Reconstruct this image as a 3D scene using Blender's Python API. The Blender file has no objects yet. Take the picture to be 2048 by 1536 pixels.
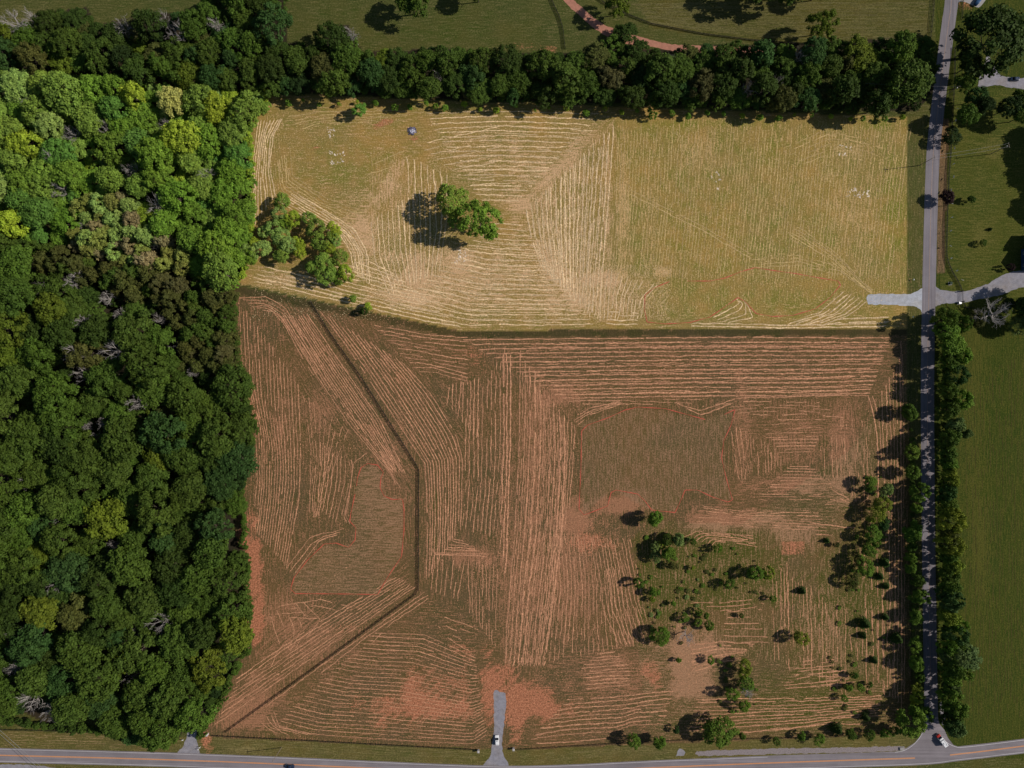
import bpy, bmesh, math, random
import numpy as np
from mathutils import Vector, Matrix
from mathutils.geometry import tessellate_polygon

SC = bpy.context.scene
COL = SC.collection
# ------------------------------------------------------------------ camera, world, sun
HC = 341.33                       # drone height, metres; the frame is 512 m wide on the ground
cam_d = bpy.data.cameras.new("camera"); cam = bpy.data.objects.new("camera", cam_d); COL.objects.link(cam)
cam.location = (0, 0, HC); cam.rotation_euler = (0, 0, 0)
cam_d.sensor_width = 36; cam_d.lens = 24; cam_d.clip_start = 1; cam_d.clip_end = 6000
SC.camera = cam
SUN_EL, SUN_AZ = math.radians(36), math.radians(83)     # azimuth clockwise from north
w = bpy.data.worlds.new("World"); SC.world = w; w.use_nodes = True
nt = w.node_tree; nt.nodes.clear()
sky = nt.nodes.new("ShaderNodeTexSky"); sky.sky_type = 'NISHITA'; sky.sun_disc = False
sky.sun_elevation = SUN_EL; sky.sun_rotation = SUN_AZ; sky.air_density = 1.2; sky.dust_density = 0.6; sky.ozone_density = 2.0
bg = nt.nodes.new("ShaderNodeBackground"); bg.inputs[1].default_value = 0.05
out = nt.nodes.new("ShaderNodeOutputWorld"); nt.links.new(sky.outputs[0], bg.inputs[0]); nt.links.new(bg.outputs[0], out.inputs[0])
sl = bpy.data.lights.new("sun", 'SUN'); sl.energy = 4.0; sl.angle = math.radians(0.5); sl.color = (1.0, 0.93, 0.84)
so = bpy.data.objects.new("sun", sl); COL.objects.link(so); so.location = (200, 30, 150)
sdir = Vector((math.sin(SUN_AZ)*math.cos(SUN_EL), math.cos(SUN_AZ)*math.cos(SUN_EL), math.sin(SUN_EL)))
so.rotation_euler = sdir.to_track_quat('Z', 'Y').to_euler()
SC.view_settings.view_transform = 'Standard'; SC.view_settings.look = 'None'
SC.view_settings.exposure = 0.0; SC.view_settings.gamma = 1.0
SC.cycles.max_bounces = 4; SC.cycles.diffuse_bounces = 3

S = 0.25                          # metres on the ground per unit of the site plan
def G(x, y): return ((x-1024)*S, (768-y)*S)
def gp(pts): return [G(*p) for p in pts]
def lift(x, y, h):                # plan point of something whose middle is h metres above its foot
    k = (HC-h)/HC
    return ((x-1024)*S*k, (768-y)*S*k)
rnd = random.Random(7)
R = np.random.RandomState(11)

# ------------------------------------------------------------------ object helpers
def tag(o, label=None, cat=None, group=None, kind=None):
    if label: o['label'] = label
    if cat: o['category'] = cat
    if group: o['group'] = group
    if kind: o['kind'] = kind
    return o
def empty(name, loc=(0, 0, 0), rz=0.0, **k):
    o = bpy.data.objects.new(name, None); COL.objects.link(o); o.location = loc; o.rotation_euler = (0, 0, rz)
    o.empty_display_size = 0.5
    return tag(o, **k)
def link(name, me, parent=None, **k):
    o = bpy.data.objects.new(name, me); COL.objects.link(o)
    if parent: o.parent = parent
    return tag(o, **k)
def mesh_np(name, V, F, mat=None, smooth=False, col=None):
    """V (n,3) float, F list of quads (m,4) or tris (m,3)"""
    me = bpy.data.meshes.new(name)
    V = np.asarray(V, np.float32); F = np.asarray(F, np.int32)
    k = F.shape[1]
    me.vertices.add(len(V)); me.vertices.foreach_set("co", V.ravel())
    me.loops.add(F.size); me.loops.foreach_set("vertex_index", F.ravel())
    me.polygons.add(len(F)); me.polygons.foreach_set("loop_start", np.arange(0, F.size, k, dtype=np.int32))
    me.polygons.foreach_set("loop_total", np.full(len(F), k, np.int32))
    if smooth: me.polygons.foreach_set("use_smooth", np.ones(len(F), bool))
    me.update(calc_edges=True)
    if col is not None:
        for nm, c in col.items():
            a = me.color_attributes.new(nm, 'FLOAT_COLOR', 'POINT')
            c4 = np.ones((len(V), 4), np.float32); c4[:, :c.shape[1]] = c
            a.data.foreach_set("color", c4.ravel())
    if mat: me.materials.append(mat)
    return me
class MB:
    """collects boxes, prisms and tubes; build() links them as one mesh"""
    def __init__(s): s.v = []; s.f = []
    def poly(s, vs, fs):
        b = len(s.v); s.v += [tuple(v) for v in vs]; s.f += [tuple(b+i for i in f) for f in fs]; return s
    def box(s, c, d, rz=0.0, taper=1.0):
        cx, cy, cz = c; dx, dy, dz = d[0]/2, d[1]/2, d[2]/2; ca, sa = math.cos(rz), math.sin(rz); vs = []
        for z, t in ((-dz, 1.0), (dz, taper)):
            for x, y in ((-dx, -dy), (dx, -dy), (dx, dy), (-dx, dy)):
                x *= t; y *= t; vs.append((cx+x*ca-y*sa, cy+x*sa+y*ca, cz+z))
        return s.poly(vs, [(3, 2, 1, 0), (4, 5, 6, 7), (0, 1, 5, 4), (1, 2, 6, 5), (2, 3, 7, 6), (3, 0, 4, 7)])
    def tube(s, p, q, r0, r1=None, n=6):
        r1 = r0 if r1 is None else r1
        p = Vector(p); q = Vector(q); d = (q-p)
        if d.length < 1e-6: return s
        d.normalize(); u = d.orthogonal().normalized(); v = d.cross(u); vs = []
        for c, r in ((p, r0), (q, r1)):
            for i in range(n):
                a = 2*math.pi*i/n; vs.append(c+u*math.cos(a)*r+v*math.sin(a)*r)
        fs = [(i, (i+1) % n, n+(i+1) % n, n+i) for i in range(n)] + [tuple(range(n-1, -1, -1)), tuple(range(n, 2*n))]
        return s.poly(vs, fs)
    def build(s, name, mat, parent=None, smooth=False, bevel=0, **k):
        me = bpy.data.meshes.new(name); me.from_pydata(s.v, [], s.f)
        if smooth:
            for p in me.polygons: p.use_smooth = True
        me.materials.append(mat); me.update()
        o = link(name, me, parent, **k)
        if bevel:
            m = o.modifiers.new("bevel", 'BEVEL'); m.width = bevel; m.segments = 2; m.limit_method = 'ANGLE'
        return o

# ------------------------------------------------------------------ materials
def nodes(name):
    m = bpy.data.materials.new(name); m.use_nodes = True; t = m.node_tree
    b = t.nodes["Principled BSDF"]; b.inputs["Roughness"].default_value = 0.85
    b.inputs["Specular IOR Level"].default_value = 0.25
    return m, t, b
def N(t, typ, **k):
    n = t.nodes.new(typ)
    for a, v in k.items():
        if a.startswith("i_"): n.inputs[a[2:].replace("_", " ")].default_value = v
        else: setattr(n, a, v)
    return n
def noise(t, scale, detail=4, rough=0.6, vec=None):
    n = N(t, "ShaderNodeTexNoise"); n.inputs["Scale"].default_value = scale; n.inputs["Detail"].default_value = detail
    n.inputs["Roughness"].default_value = rough
    if vec is not None: t.links.new(vec, n.inputs["Vector"])
    return n.outputs["Fac"]
def mapr(t, x, a, b, c=0.0, d=1.0, clamp=True):
    n = N(t, "ShaderNodeMapRange"); n.clamp = clamp
    n.inputs[1].default_value = a; n.inputs[2].default_value = b; n.inputs[3].default_value = c; n.inputs[4].default_value = d
    t.links.new(x, n.inputs[0]); return n.outputs[0]
def math2(t, op, a, b):
    n = N(t, "ShaderNodeMath"); n.operation = op
    for i, v in enumerate((a, b)):
        if isinstance(v, (int, float)): n.inputs[i].default_value = v
        else: t.links.new(v, n.inputs[i])
    return n.outputs[0]
def mixc(t, f, a, b, mode='MIX'):
    n = N(t, "ShaderNodeMix"); n.data_type = 'RGBA'; n.blend_type = mode
    if isinstance(f, (int, float)): n.inputs[0].default_value = f
    else: t.links.new(f, n.inputs[0])
    for i, v in ((6, a), (7, b)):
        if isinstance(v, tuple): n.inputs[i].default_value = (*v[:3], 1)
        else: t.links.new(v, n.inputs[i])
    return n.outputs[2]
def coords(t): return N(t, "ShaderNodeTexCoord").outputs["Object"]
def geo_pos(t): return N(t, "ShaderNodeNewGeometry").outputs["Position"]
def plain(name, c, var=0.25, scale=1.5, rough=0.8, metal=0.0, bump=0.0):
    m, t, b = nodes(name); v = coords(t)
    n = noise(t, scale, 5, 0.65, v)
    k = mapr(t, n, 0.3, 0.7, 1-var, 1+var)
    cc = N(t, "ShaderNodeVectorMath"); cc.operation = 'SCALE'; cc.inputs[0].default_value = c; t.links.new(k, cc.inputs[3])
    t.links.new(cc.outputs[0], b.inputs["Base Color"])
    b.inputs["Roughness"].default_value = rough; b.inputs["Metallic"].default_value = metal
    if bump:
        bp = N(t, "ShaderNodeBump"); bp.inputs["Strength"].default_value = bump; bp.inputs["Distance"].default_value = 0.05
        t.links.new(noise(t, scale*6, 4, 0.6, v), bp.inputs["Height"]); t.links.new(bp.outputs[0], b.inputs["Normal"])
    return m

def ground_mat():
    m, t, b = nodes("ground_cover"); pos = geo_pos(t)
    A = lambda nm: N(t, "ShaderNodeAttribute", attribute_name=nm)
    base, litter, mask, grain = A("base_tint"), A("litter_tint"), A("cover_mask"), A("grain")
    sm = N(t, "ShaderNodeSeparateColor"); t.links.new(mask.outputs["Color"], sm.inputs[0])
    sg = N(t, "ShaderNodeSeparateColor"); t.links.new(grain.outputs["Color"], sg.inputs[0])
    def dirn(ang, seed):
        mp = N(t, "ShaderNodeMapping"); mp.vector_type = 'POINT'
        mp.inputs["Rotation"].default_value = (0, 0, ang); mp.inputs["Location"].default_value = (seed, seed*2, 0)
        t.links.new(pos, mp.inputs["Vector"])
        m2 = N(t, "ShaderNodeMapping"); m2.inputs["Scale"].default_value = (0.10, 1.0, 1.0); t.links.new(mp.outputs[0], m2.inputs["Vector"])
        return noise(t, 1.5, 4, 0.62, m2.outputs[0])
    h, v_, d1, d2 = dirn(0, 3), dirn(math.pi/2, 7), dirn(math.radians(57), 1), dirn(math.radians(-36), 5)
    def mixf(f, a, b_):
        n = N(t, "ShaderNodeMix"); n.data_type = 'FLOAT'; t.links.new(f, n.inputs[0]); t.links.new(a, n.inputs[2]); t.links.new(b_, n.inputs[3]); return n.outputs[0]
    g = mixf(sg.outputs[0], h, v_); g = mixf(sg.outputs[1], g, d1); g = mixf(sg.outputs[2], g, d2)
    fine = noise(t, 1.3, 6, 0.72, pos); mid = noise(t, 0.11, 5, 0.6, pos); big = noise(t, 0.022, 4, 0.55, pos)
    gn, fn, mn, bn = mapr(t, g, 0.34, 0.66, 0, 1, False), mapr(t, fine, 0.34, 0.66, 0, 1, False), mapr(t, mid, 0.32, 0.68, 0, 1, False), mapr(t, big, 0.36, 0.64, 0, 1, False)
    def mixn(*ws):
        o = None
        for x, k_ in ws:
            y = math2(t, 'MULTIPLY', x, k_); o = y if o is None else math2(t, 'ADD', o, y)
        return o
    # litter / dry thatch: more where the mask says so, streaked along the mowing direction
    s = math2(t, 'ADD', mixn((gn, 0.46), (fn, 0.40), (mn, 0.14)), mapr(t, sm.outputs[1], 0, 1, -0.34, 0.32, False))
    fl = mapr(t, s, 0.40, 0.76)
    c0 = mixc(t, mapr(t, mn, 0.1, 0.9), base.outputs["Color"], mixc(t, 1.0, base.outputs["Color"], (0.70, 0.86, 0.68), 'MULTIPLY'))
    c0 = mixc(t, mapr(t, bn, 0.2, 0.9), c0, mixc(t, 1.0, c0, (1.22, 1.08, 0.98), 'MULTIPLY'))
    # lush green growth
    sgreen = math2(t, 'ADD', mixn((mn, 0.5), (fn, 0.3), (gn, 0.2)), mapr(t, sm.outputs[2], 0, 1, -0.5, 0.5, False))
    c0 = mixc(t, mapr(t, sgreen, 0.35, 0.95, 0, 0.8), c0, mixc(t, 1.0, base.outputs["Color"], (0.50, 0.84, 0.26), 'MULTIPLY'))
    c1 = mixc(t, math2(t, 'MULTIPLY', fl, 0.85), c0, litter.outputs["Color"])
    # bare red clay
    sr = math2(t, 'ADD', mixn((gn, 0.35), (fn, 0.35), (mn, 0.45)), mapr(t, sm.outputs[0], 0, 1, -0.62, 0.24, False))
    red = mixc(t, mapr(t, fn, 0.1, 0.9), (0.27, 0.105, 0.052), (0.56, 0.225, 0.125))
    c2 = mixc(t, mapr(t, sr, 0.42, 0.82, 0, 0.9), c1, red)
    k = mapr(t, fn, 0, 1, 0.76, 1.24, False)
    k2 = math2(t, 'MULTIPLY', k, mapr(t, noise(t, 3.5, 3, 0.7, pos), 0.3, 0.7, 0.80, 1.20, False))
    sc = N(t, "ShaderNodeVectorMath"); sc.operation = 'SCALE'; t.links.new(c2, sc.inputs[0]); t.links.new(k2, sc.inputs[3])
    t.links.new(sc.outputs[0], b.inputs["Base Color"]); b.inputs["Roughness"].default_value = 0.95; b.inputs["Specular IOR Level"].default_value = 0.1
    bp = N(t, "ShaderNodeBump"); bp.inputs["Strength"].default_value = 0.7; bp.inputs["Distance"].default_value = 0.25
    t.links.new(math2(t, 'ADD', fine, g), bp.inputs["Height"]); t.links.new(bp.outputs[0], b.inputs["Normal"])
    return m

def foliage_mat(name="foliage", var=0.45):
    m, t, b = nodes(name)
    oi = N(t, "ShaderNodeObjectInfo"); a = N(t, "ShaderNodeAttribute", attribute_name="leaf")
    sp = N(t, "ShaderNodeSeparateColor"); t.links.new(a.outputs["Color"], sp.inputs[0])
    k = mapr(t, sp.outputs[0], 0, 1, 1-var, 1+var, False)
    sc = N(t, "ShaderNodeVectorMath"); sc.operation = 'SCALE'; t.links.new(oi.outputs["Color"], sc.inputs[0]); t.links.new(k, sc.inputs[3])
    c = mixc(t, mapr(t, sp.outputs[1], 0, 1, 0, 0.25), sc.outputs[0], mixc(t, 1.0, sc.outputs[0], (1.5, 1.15, 0.8), 'MULTIPLY'))
    t.links.new(c, b.inputs["Base Color"]); b.inputs["Roughness"].default_value = 0.7; b.inputs["Specular IOR Level"].default_value = 0.12
    tr = N(t, "ShaderNodeBsdfTranslucent"); t.links.new(c, tr.inputs[0])
    mx = N(t, "ShaderNodeMixShader"); mx.inputs[0].default_value = 0.18
    t.links.new(b.outputs[0], mx.inputs[1]); t.links.new(tr.outputs[0], mx.inputs[2])
    t.links.new(mx.outputs[0], t.nodes["Material Output"].inputs[0])
    return m
def attr_mat(name, attr, rough=0.9):
    m, t, b = nodes(name); a = N(t, "ShaderNodeAttribute", attribute_name=attr)
    k = mapr(t, noise(t, 2.2, 4, 0.7, geo_pos(t)), 0.3, 0.7, 0.7, 1.3, False)
    sc = N(t, "ShaderNodeVectorMath"); sc.operation = 'SCALE'; t.links.new(a.outputs["Color"], sc.inputs[0]); t.links.new(k, sc.inputs[3])
    t.links.new(sc.outputs[0], b.inputs["Base Color"]); b.inputs["Roughness"].default_value = rough; b.inputs["Specular IOR Level"].default_value = 0.1
    return m
def asphalt_mat(name, c, stain=0.25):
    m, t, b = nodes(name); pos = geo_pos(t)
    f = noise(t, 3.0, 5, 0.75, pos); g = noise(t, 0.09, 4, 0.6, pos)
    mp = N(t, "ShaderNodeMapping"); mp.inputs["Scale"].default_value = (0.9, 0.02, 1); t.links.new(pos, mp.inputs[0])
    mh = N(t, "ShaderNodeMapping"); mh.inputs["Scale"].default_value = (0.02, 0.9, 1); t.links.new(pos, mh.inputs[0])
    st = noise(t, 1.0, 3, 0.6, (mp if name == "lane_asphalt" else mh).outputs[0])
    k = math2(t, 'MULTIPLY', mapr(t, f, 0.3, 0.7, 0.85, 1.15, False), mapr(t, g, 0.3, 0.7, 1-stain*0.5, 1+stain*0.5, False))
    k = math2(t, 'MULTIPLY', k, mapr(t, st, 0.35, 0.65, 1-stain*0.7, 1+stain*0.5, False))
    sc = N(t, "ShaderNodeVectorMath"); sc.operation = 'SCALE'; sc.inputs[0].default_value = c; t.links.new(k, sc.inputs[3])
    t.links.new(sc.outputs[0], b.inputs["Base Color"]); b.inputs["Roughness"].default_value = 0.9
    return m

def gravel_mat(name, c):
    m, t, b = nodes(name); pos = geo_pos(t)
    f_, g_, h_ = noise(t, 4.0, 5, 0.8, pos), noise(t, 0.5, 4, 0.6, pos), noise(t, 0.12, 3, 0.6, pos)
    k = math2(t, 'MULTIPLY', mapr(t, f_, 0.3, 0.7, 0.70, 1.30, False), mapr(t, g_, 0.3, 0.7, 0.80, 1.18, False))
    cc = mixc(t, mapr(t, h_, 0.42, 0.68, 0, 0.55), c, (c[0]*0.95, c[1]*0.82, c[2]*0.62))
    sc = N(t, "ShaderNodeVectorMath"); sc.operation = 'SCALE'; t.links.new(cc, sc.inputs[0]); t.links.new(k, sc.inputs[3]); t.links.new(sc.outputs[0], b.inputs["Base Color"])
    bp = N(t, "ShaderNodeBump"); bp.inputs["Strength"].default_value = 0.6; bp.inputs["Distance"].default_value = 0.08
    t.links.new(f_, bp.inputs["Height"]); t.links.new(bp.outputs[0], b.inputs["Normal"]); return m
M = dict(
    ground=ground_mat(), leaf=foliage_mat(), bark=plain("bark", (0.11, 0.085, 0.065), 0.3, 3), dead=plain("dead_wood", (0.34, 0.31, 0.29), 0.25, 2),
    hay=attr_mat("cut_hay", "hay_tint"), hwy=asphalt_mat("highway_asphalt", (0.225, 0.20, 0.215)), lane=asphalt_mat("lane_asphalt", (0.215, 0.195, 0.215)),
    gravel=gravel_mat("gravel", (0.27, 0.262, 0.30)), litgravel=gravel_mat("lit_gravel", (0.42, 0.44, 0.50)), riprap=plain("riprap", (0.26, 0.22, 0.22), 0.6, 3.0, 0.95, 0, 1.0),  # gravel carries a vignette's darkening; the second gravel is its brightened copy
    clay=plain("clay_road", (0.42, 0.19, 0.13), 0.22, 0.5, 0.95, 0, 0.4),
    yellow=plain("road_paint_yellow", (0.72, 0.30, 0.10), 0.15, 2, 0.7), white=plain("road_paint_white", (0.62, 0.60, 0.62), 0.15, 2, 0.7),
    faded=plain("road_paint_faded", (0.32, 0.235, 0.20), 0.2, 2, 0.8),
    black=plain("black_board", (0.018, 0.017, 0.018), 0.3, 4, 0.7), tape=plain("red_tape", (0.50, 0.10, 0.06), 0.25, 1.0, 0.6),
    carwhite=plain("white_car_paint", (0.82, 0.82, 0.84), 0.03, 1, 0.3), glass=plain("dark_glass", (0.012, 0.016, 0.024), 0.05, 1, 0.12),
    tyre=plain("tyre_rubber", (0.015, 0.015, 0.016), 0.1, 5, 0.9), rim=plain("wheel_rim", (0.4, 0.4, 0.42), 0.1, 5, 0.35, 0.8),
    carblue=plain("dark_blue_car_paint", (0.02, 0.035, 0.075), 0.05, 1, 0.3), red=plain("red_paint", (0.42, 0.03, 0.02), 0.1, 2, 0.4),
    lamp=plain("lamp_lens", (0.7, 0.68, 0.6), 0.05, 2, 0.2), pole=plain("weathered_pole", (0.24, 0.19, 0.15), 0.25, 3),
    wire=plain("wire", (0.32, 0.32, 0.32), 0.05, 1, 0.5), metal=plain("galvanised_metal", (0.55, 0.56, 0.58), 0.1, 3, 0.4, 0.6),
    blueroof=plain("blue_metal_roof", (0.022, 0.07, 0.16), 0.12, 0.6, 0.4, 0.2), wall=plain("pale_siding", (0.42, 0.40, 0.37), 0.12, 1.5),
    stone=plain("pale_stone", (0.50, 0.47, 0.46), 0.3, 2.5), ash=plain("pale_ash", (0.60, 0.60, 0.72), 0.3, 3), char=plain("char", (0.10, 0.09, 0.15), 0.4, 3),
    flag=plain("white_cloth", (0.85, 0.84, 0.82), 0.05, 2), concrete=plain("concrete", (0.33, 0.31, 0.30), 0.15, 0.7),
    green=plain("green_utility_box", (0.03, 0.05, 0.03), 0.2, 2),
)

# ------------------------------------------------------------------ ground, with what covers it
def pip(P, poly):
    x, y = P[:, 0], P[:, 1]; ins = np.zeros(len(P), bool); n = len(poly); j = n-1
    for i in range(n):
        xi, yi = poly[i]; xj, yj = poly[j]
        if yi != yj:
            c = ((yi > y) != (yj > y)) & (x < (xj-xi)*(y-yi)/(yj-yi)+xi); ins ^= c
        j = i
    return ins
def seg_dist(P, line):
    d = np.full(len(P), 1e9)
    for (ax, ay), (bx, by) in zip(line[:-1], line[1:]):
        vx, vy = bx-ax, by-ay; L = vx*vx+vy*vy+1e-9
        tt = np.clip(((P[:, 0]-ax)*vx+(P[:, 1]-ay)*vy)/L, 0, 1)
        d = np.minimum(d, np.hypot(P[:, 0]-ax-tt*vx, P[:, 1]-ay-tt*vy))
    return d
PARCEL = [(-40, 132), (12, 137), (538, 188), (1832, 235), (1822, 656), (918, 661), (32, 472), (-40, 455)]
SFIELD = [(462, 570), (918, 661), (1822, 656), (1826, 1470), (1640, 1474), (1020, 1500), (400, 1474), (430, 1420), (500, 1290), (488, 1160), (468, 1050), (505, 900), (480, 740)]
WOOD_S = [(-40, 455), (32, 472), (462, 575), (468, 700), (482, 745), (500, 830), (508, 900), (490, 960), (482, 1010), (464, 1060), (490, 1105), (478, 1160), (500, 1225), (502, 1275), (480, 1310), (452, 1365), (424, 1420), (396, 1448), (366, 1462), (350, 1490), (312, 1490), (250, 1478), (205, 1462), (180, 1430), (100, 1450), (50, 1425), (0, 1440), (-40, 1440)]
WOOD_P = [(-40, 132), (12, 137), (538, 188), (520, 215), (500, 262), (500, 420), (494, 480), (480, 545), (462, 572), (32, 472), (-40, 455)]
WOOD_N = [(-40, 50), (60, 48), (90, 25), (175, 15), (190, 52), (240, 40), (300, 28), (400, 22), (440, -30), (570, -30), (575, 85), (640, 95), (655, 50), (695, 50), (725, 105), (860, 98), (1000, 104), (1120, 108), (1240, 92), (1330, 100), (1400, 92), (1560, 88), (1700, 82), (1790, 74), (1868, 92), (1868, 180), (1835, 222), (1500, 216), (1250, 208), (800, 194), (540, 184), (12, 134), (-40, 130)]
def axis(lo, hi, far, n=18):
    f = np.arange(lo, hi+0.5, 1.0); g = (np.linspace(0, 1, n)**2)[1:]
    return np.concatenate([(lo-g*far)[::-1], f, hi+g*far])
gx, gy = axis(-264, 264, 1500), axis(-200, 200, 1500)
XX, YY = np.meshgrid(gx, gy); nx, ny = len(gx), len(gy)
V = np.stack([XX.ravel(), YY.ravel(), np.zeros(nx*ny)], 1)
P = np.stack([V[:, 0]/S+1024, 768-V[:, 1]/S], 1)          # site plan coordinates
i = np.arange((ny-1)*(nx-1)); a = (i//(nx-1))*nx+i % (nx-1)
F = np.stack([a, a+1, a+nx+1, a+nx], 1)
base = np.tile(np.array([0.078, 0.082, 0.022]), (len(P), 1)); lit = np.tile(np.array([0.19, 0.16, 0.07]), (len(P), 1))
mask = np.zeros((len(P), 3)); mask[:, 1] = 0.35; grain = np.zeros((len(P), 3))
def zone(poly, b=None, l=None, m=None, g=None):
    q = pip(P, poly)
    if b: base[q] = b
    if l: lit[q] = l
    if m: mask[q] = m
    if g: grain[q] = g
    return q
def blob(x, y, rx, ry, ch, amt, rot=0.0, within=None):
    rx, ry, amt = (rx*1.5, ry*1.5, amt*0.82) if ch == 0 else (rx*1.1, ry*1.1, amt*0.7) if ch == 1 else (rx, ry, amt)
    dx, dy = P[:, 0]-x, P[:, 1]-y; c, s = math.cos(rot), math.sin(rot)
    wv_ = 0.22*np.sin(P[:, 0]*0.11+y)+0.22*np.sin(P[:, 1]*0.13+x)+0.15*np.sin((P[:, 0]+P[:, 1])*0.31)
    u, v = (dx*c+dy*s)/rx, (-dx*s+dy*c)/ry
    f = np.clip(1.2-np.hypot(u, v)*(1+wv_*0.7), 0, 1)
    f = f*f*(3-2*f)
    if within is not None: f = f*within
    mask[:, ch] += amt*f
# east of the lane: darker green meadows
zone([(1870, -400), (6000, -400), (6000, 2000), (1878, 1500), (1868, 800)], (0.044, 0.062, 0.009), (0.095, 0.090, 0.016), (0, 0.50, 0.25), (1, 0, 0))
zone([(1900, 180), (6000, 180), (6000, 590), (1880, 600), (1885, 400)], (0.066, 0.079, 0.013), (0.14, 0.125, 0.031), (0, 0.45, 0.25), (0, 0, 0))
# north pastures
zone([(-3000, -3000), (1860, -3000), (1860, 130), (-3000, 130)], (0.074, 0.082, 0.022), (0.155, 0.135, 0.052), (0, 0.42, 0.2), (0, 0, 0))
zone([(1200, -200), (1860, -200), (1860, 95), (1500, 88), (1300, 55)], (0.086, 0.080, 0.020), (0.15, 0.128, 0.044), (0, 0.45, 0), (0, 0, 0))
SF = zone(SFIELD, (0.128, 0.088, 0.041), (0.38, 0.180, 0.100), (0, 0.40, 0.12), (1, 0, 0))
zone([(1300, 1040), (1480, 1050), (1700, 900), (1826, 700), (1826, 1470), (1640, 1474), (1300, 1484), (1270, 1250)], (0.128, 0.092, 0.038), (0.40, 0.220, 0.125), (0, 0.38, 0.22))
NF = zone(PARCEL, (0.312, 0.215, 0.070), (0.66, 0.415, 0.235), (0, 0.30, 0.10), (0, 0, 0))  # the parcel's highlight is painted into this paler field colour
zone([(1235, 240), (1822, 240), (1822, 640), (1340, 640), (1235, 560)], (0.298, 0.215, 0.066), (0.62, 0.395, 0.190), (0, 0.34, 0.26))
SHADE_MARG = seg_dist(P, [(462, 577), (918, 668), (1400, 665), (1822, 663)])  # unmown margin, with a band of painted shade along the parcel edge
mq = (SHADE_MARG < 7+2.0*np.sin(P[:, 0]*0.13)) & SF
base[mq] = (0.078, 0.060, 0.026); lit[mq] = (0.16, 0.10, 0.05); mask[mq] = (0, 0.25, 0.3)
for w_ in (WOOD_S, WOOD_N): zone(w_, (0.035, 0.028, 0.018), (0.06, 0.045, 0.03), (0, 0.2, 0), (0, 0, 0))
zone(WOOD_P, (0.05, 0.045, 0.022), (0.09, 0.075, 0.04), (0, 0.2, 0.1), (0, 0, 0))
# verges by the highway and the lane
zone([(-40, 1460), (400, 1474), (1020, 1500), (1640, 1474), (1830, 1466), (1845, 1700), (-40, 1700)], (0.125, 0.105, 0.035), (0.24, 0.19, 0.075), (0, 0.35, 0.15), (0, 0, 0))
zone([(1815, 235), (1850, 235), (1842, 1460), (1822, 1460), (1815, 700)], (0.105, 0.098, 0.030), (0.22, 0.165, 0.075), (0.05, 0.35, 0.35), (1, 0, 0))
zone([(1880, 240), (1898, 240), (1888, 545), (1872, 545)], (0.15, 0.095, 0.05), (0.24, 0.145, 0.08), (0.15, 0.5, 0), (1, 0, 0))
# mowing directions inside the fields
for pl, g in (([(480, 600), (610, 610), (640, 800), (700, 1000), (590, 1140), (490, 1300)], (1, 0, 0)),
              ([(560, 600), (640, 612), (835, 940), (835, 1000), (600, 800)], (0, 1, 0)),
              ([(640, 620), (820, 660), (925, 800), (925, 900), (850, 930)], (0, 1, 0)),
              ([(740, 650), (960, 672), (960, 765), (830, 735)], (0, 0, 0)),
              ([(980, 672), (1830, 665), (1780, 800), (1130, 800)], (0, 0, 0)),
              ([(430, 1450), (835, 1180), (835, 1100), (700, 1170), (560, 1250)], (0, 0, 1)),
              ([(460, 1462), (850, 1190), (1000, 1250), (1000, 1500)], (0, 0, 0)),
              ([(1130, 1290), (1380, 1290), (1830, 1380), (1830, 1470), (1020, 1500), (1020, 1400)], (0, 0, 0)),
              ([(1480, 840), (1700, 840), (1700, 870), (1480, 870)], (0, 0, 0)), ([(1480, 950), (1700, 960), (1700, 1060), (1350, 1060)], (0, 0, 0)),
              ([(740, 300), (900, 340), (890, 560), (780, 590), (735, 450)], (1, 0, 0)),
              ([(1055, 400), (1225, 240), (1825, 240), (1825, 585), (1200, 640)], (1, 0, 0)),
              ([(500, 225), (570, 225), (560, 420), (498, 480)], (1, 0, 0))):
    zone(pl, g=g)
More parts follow.
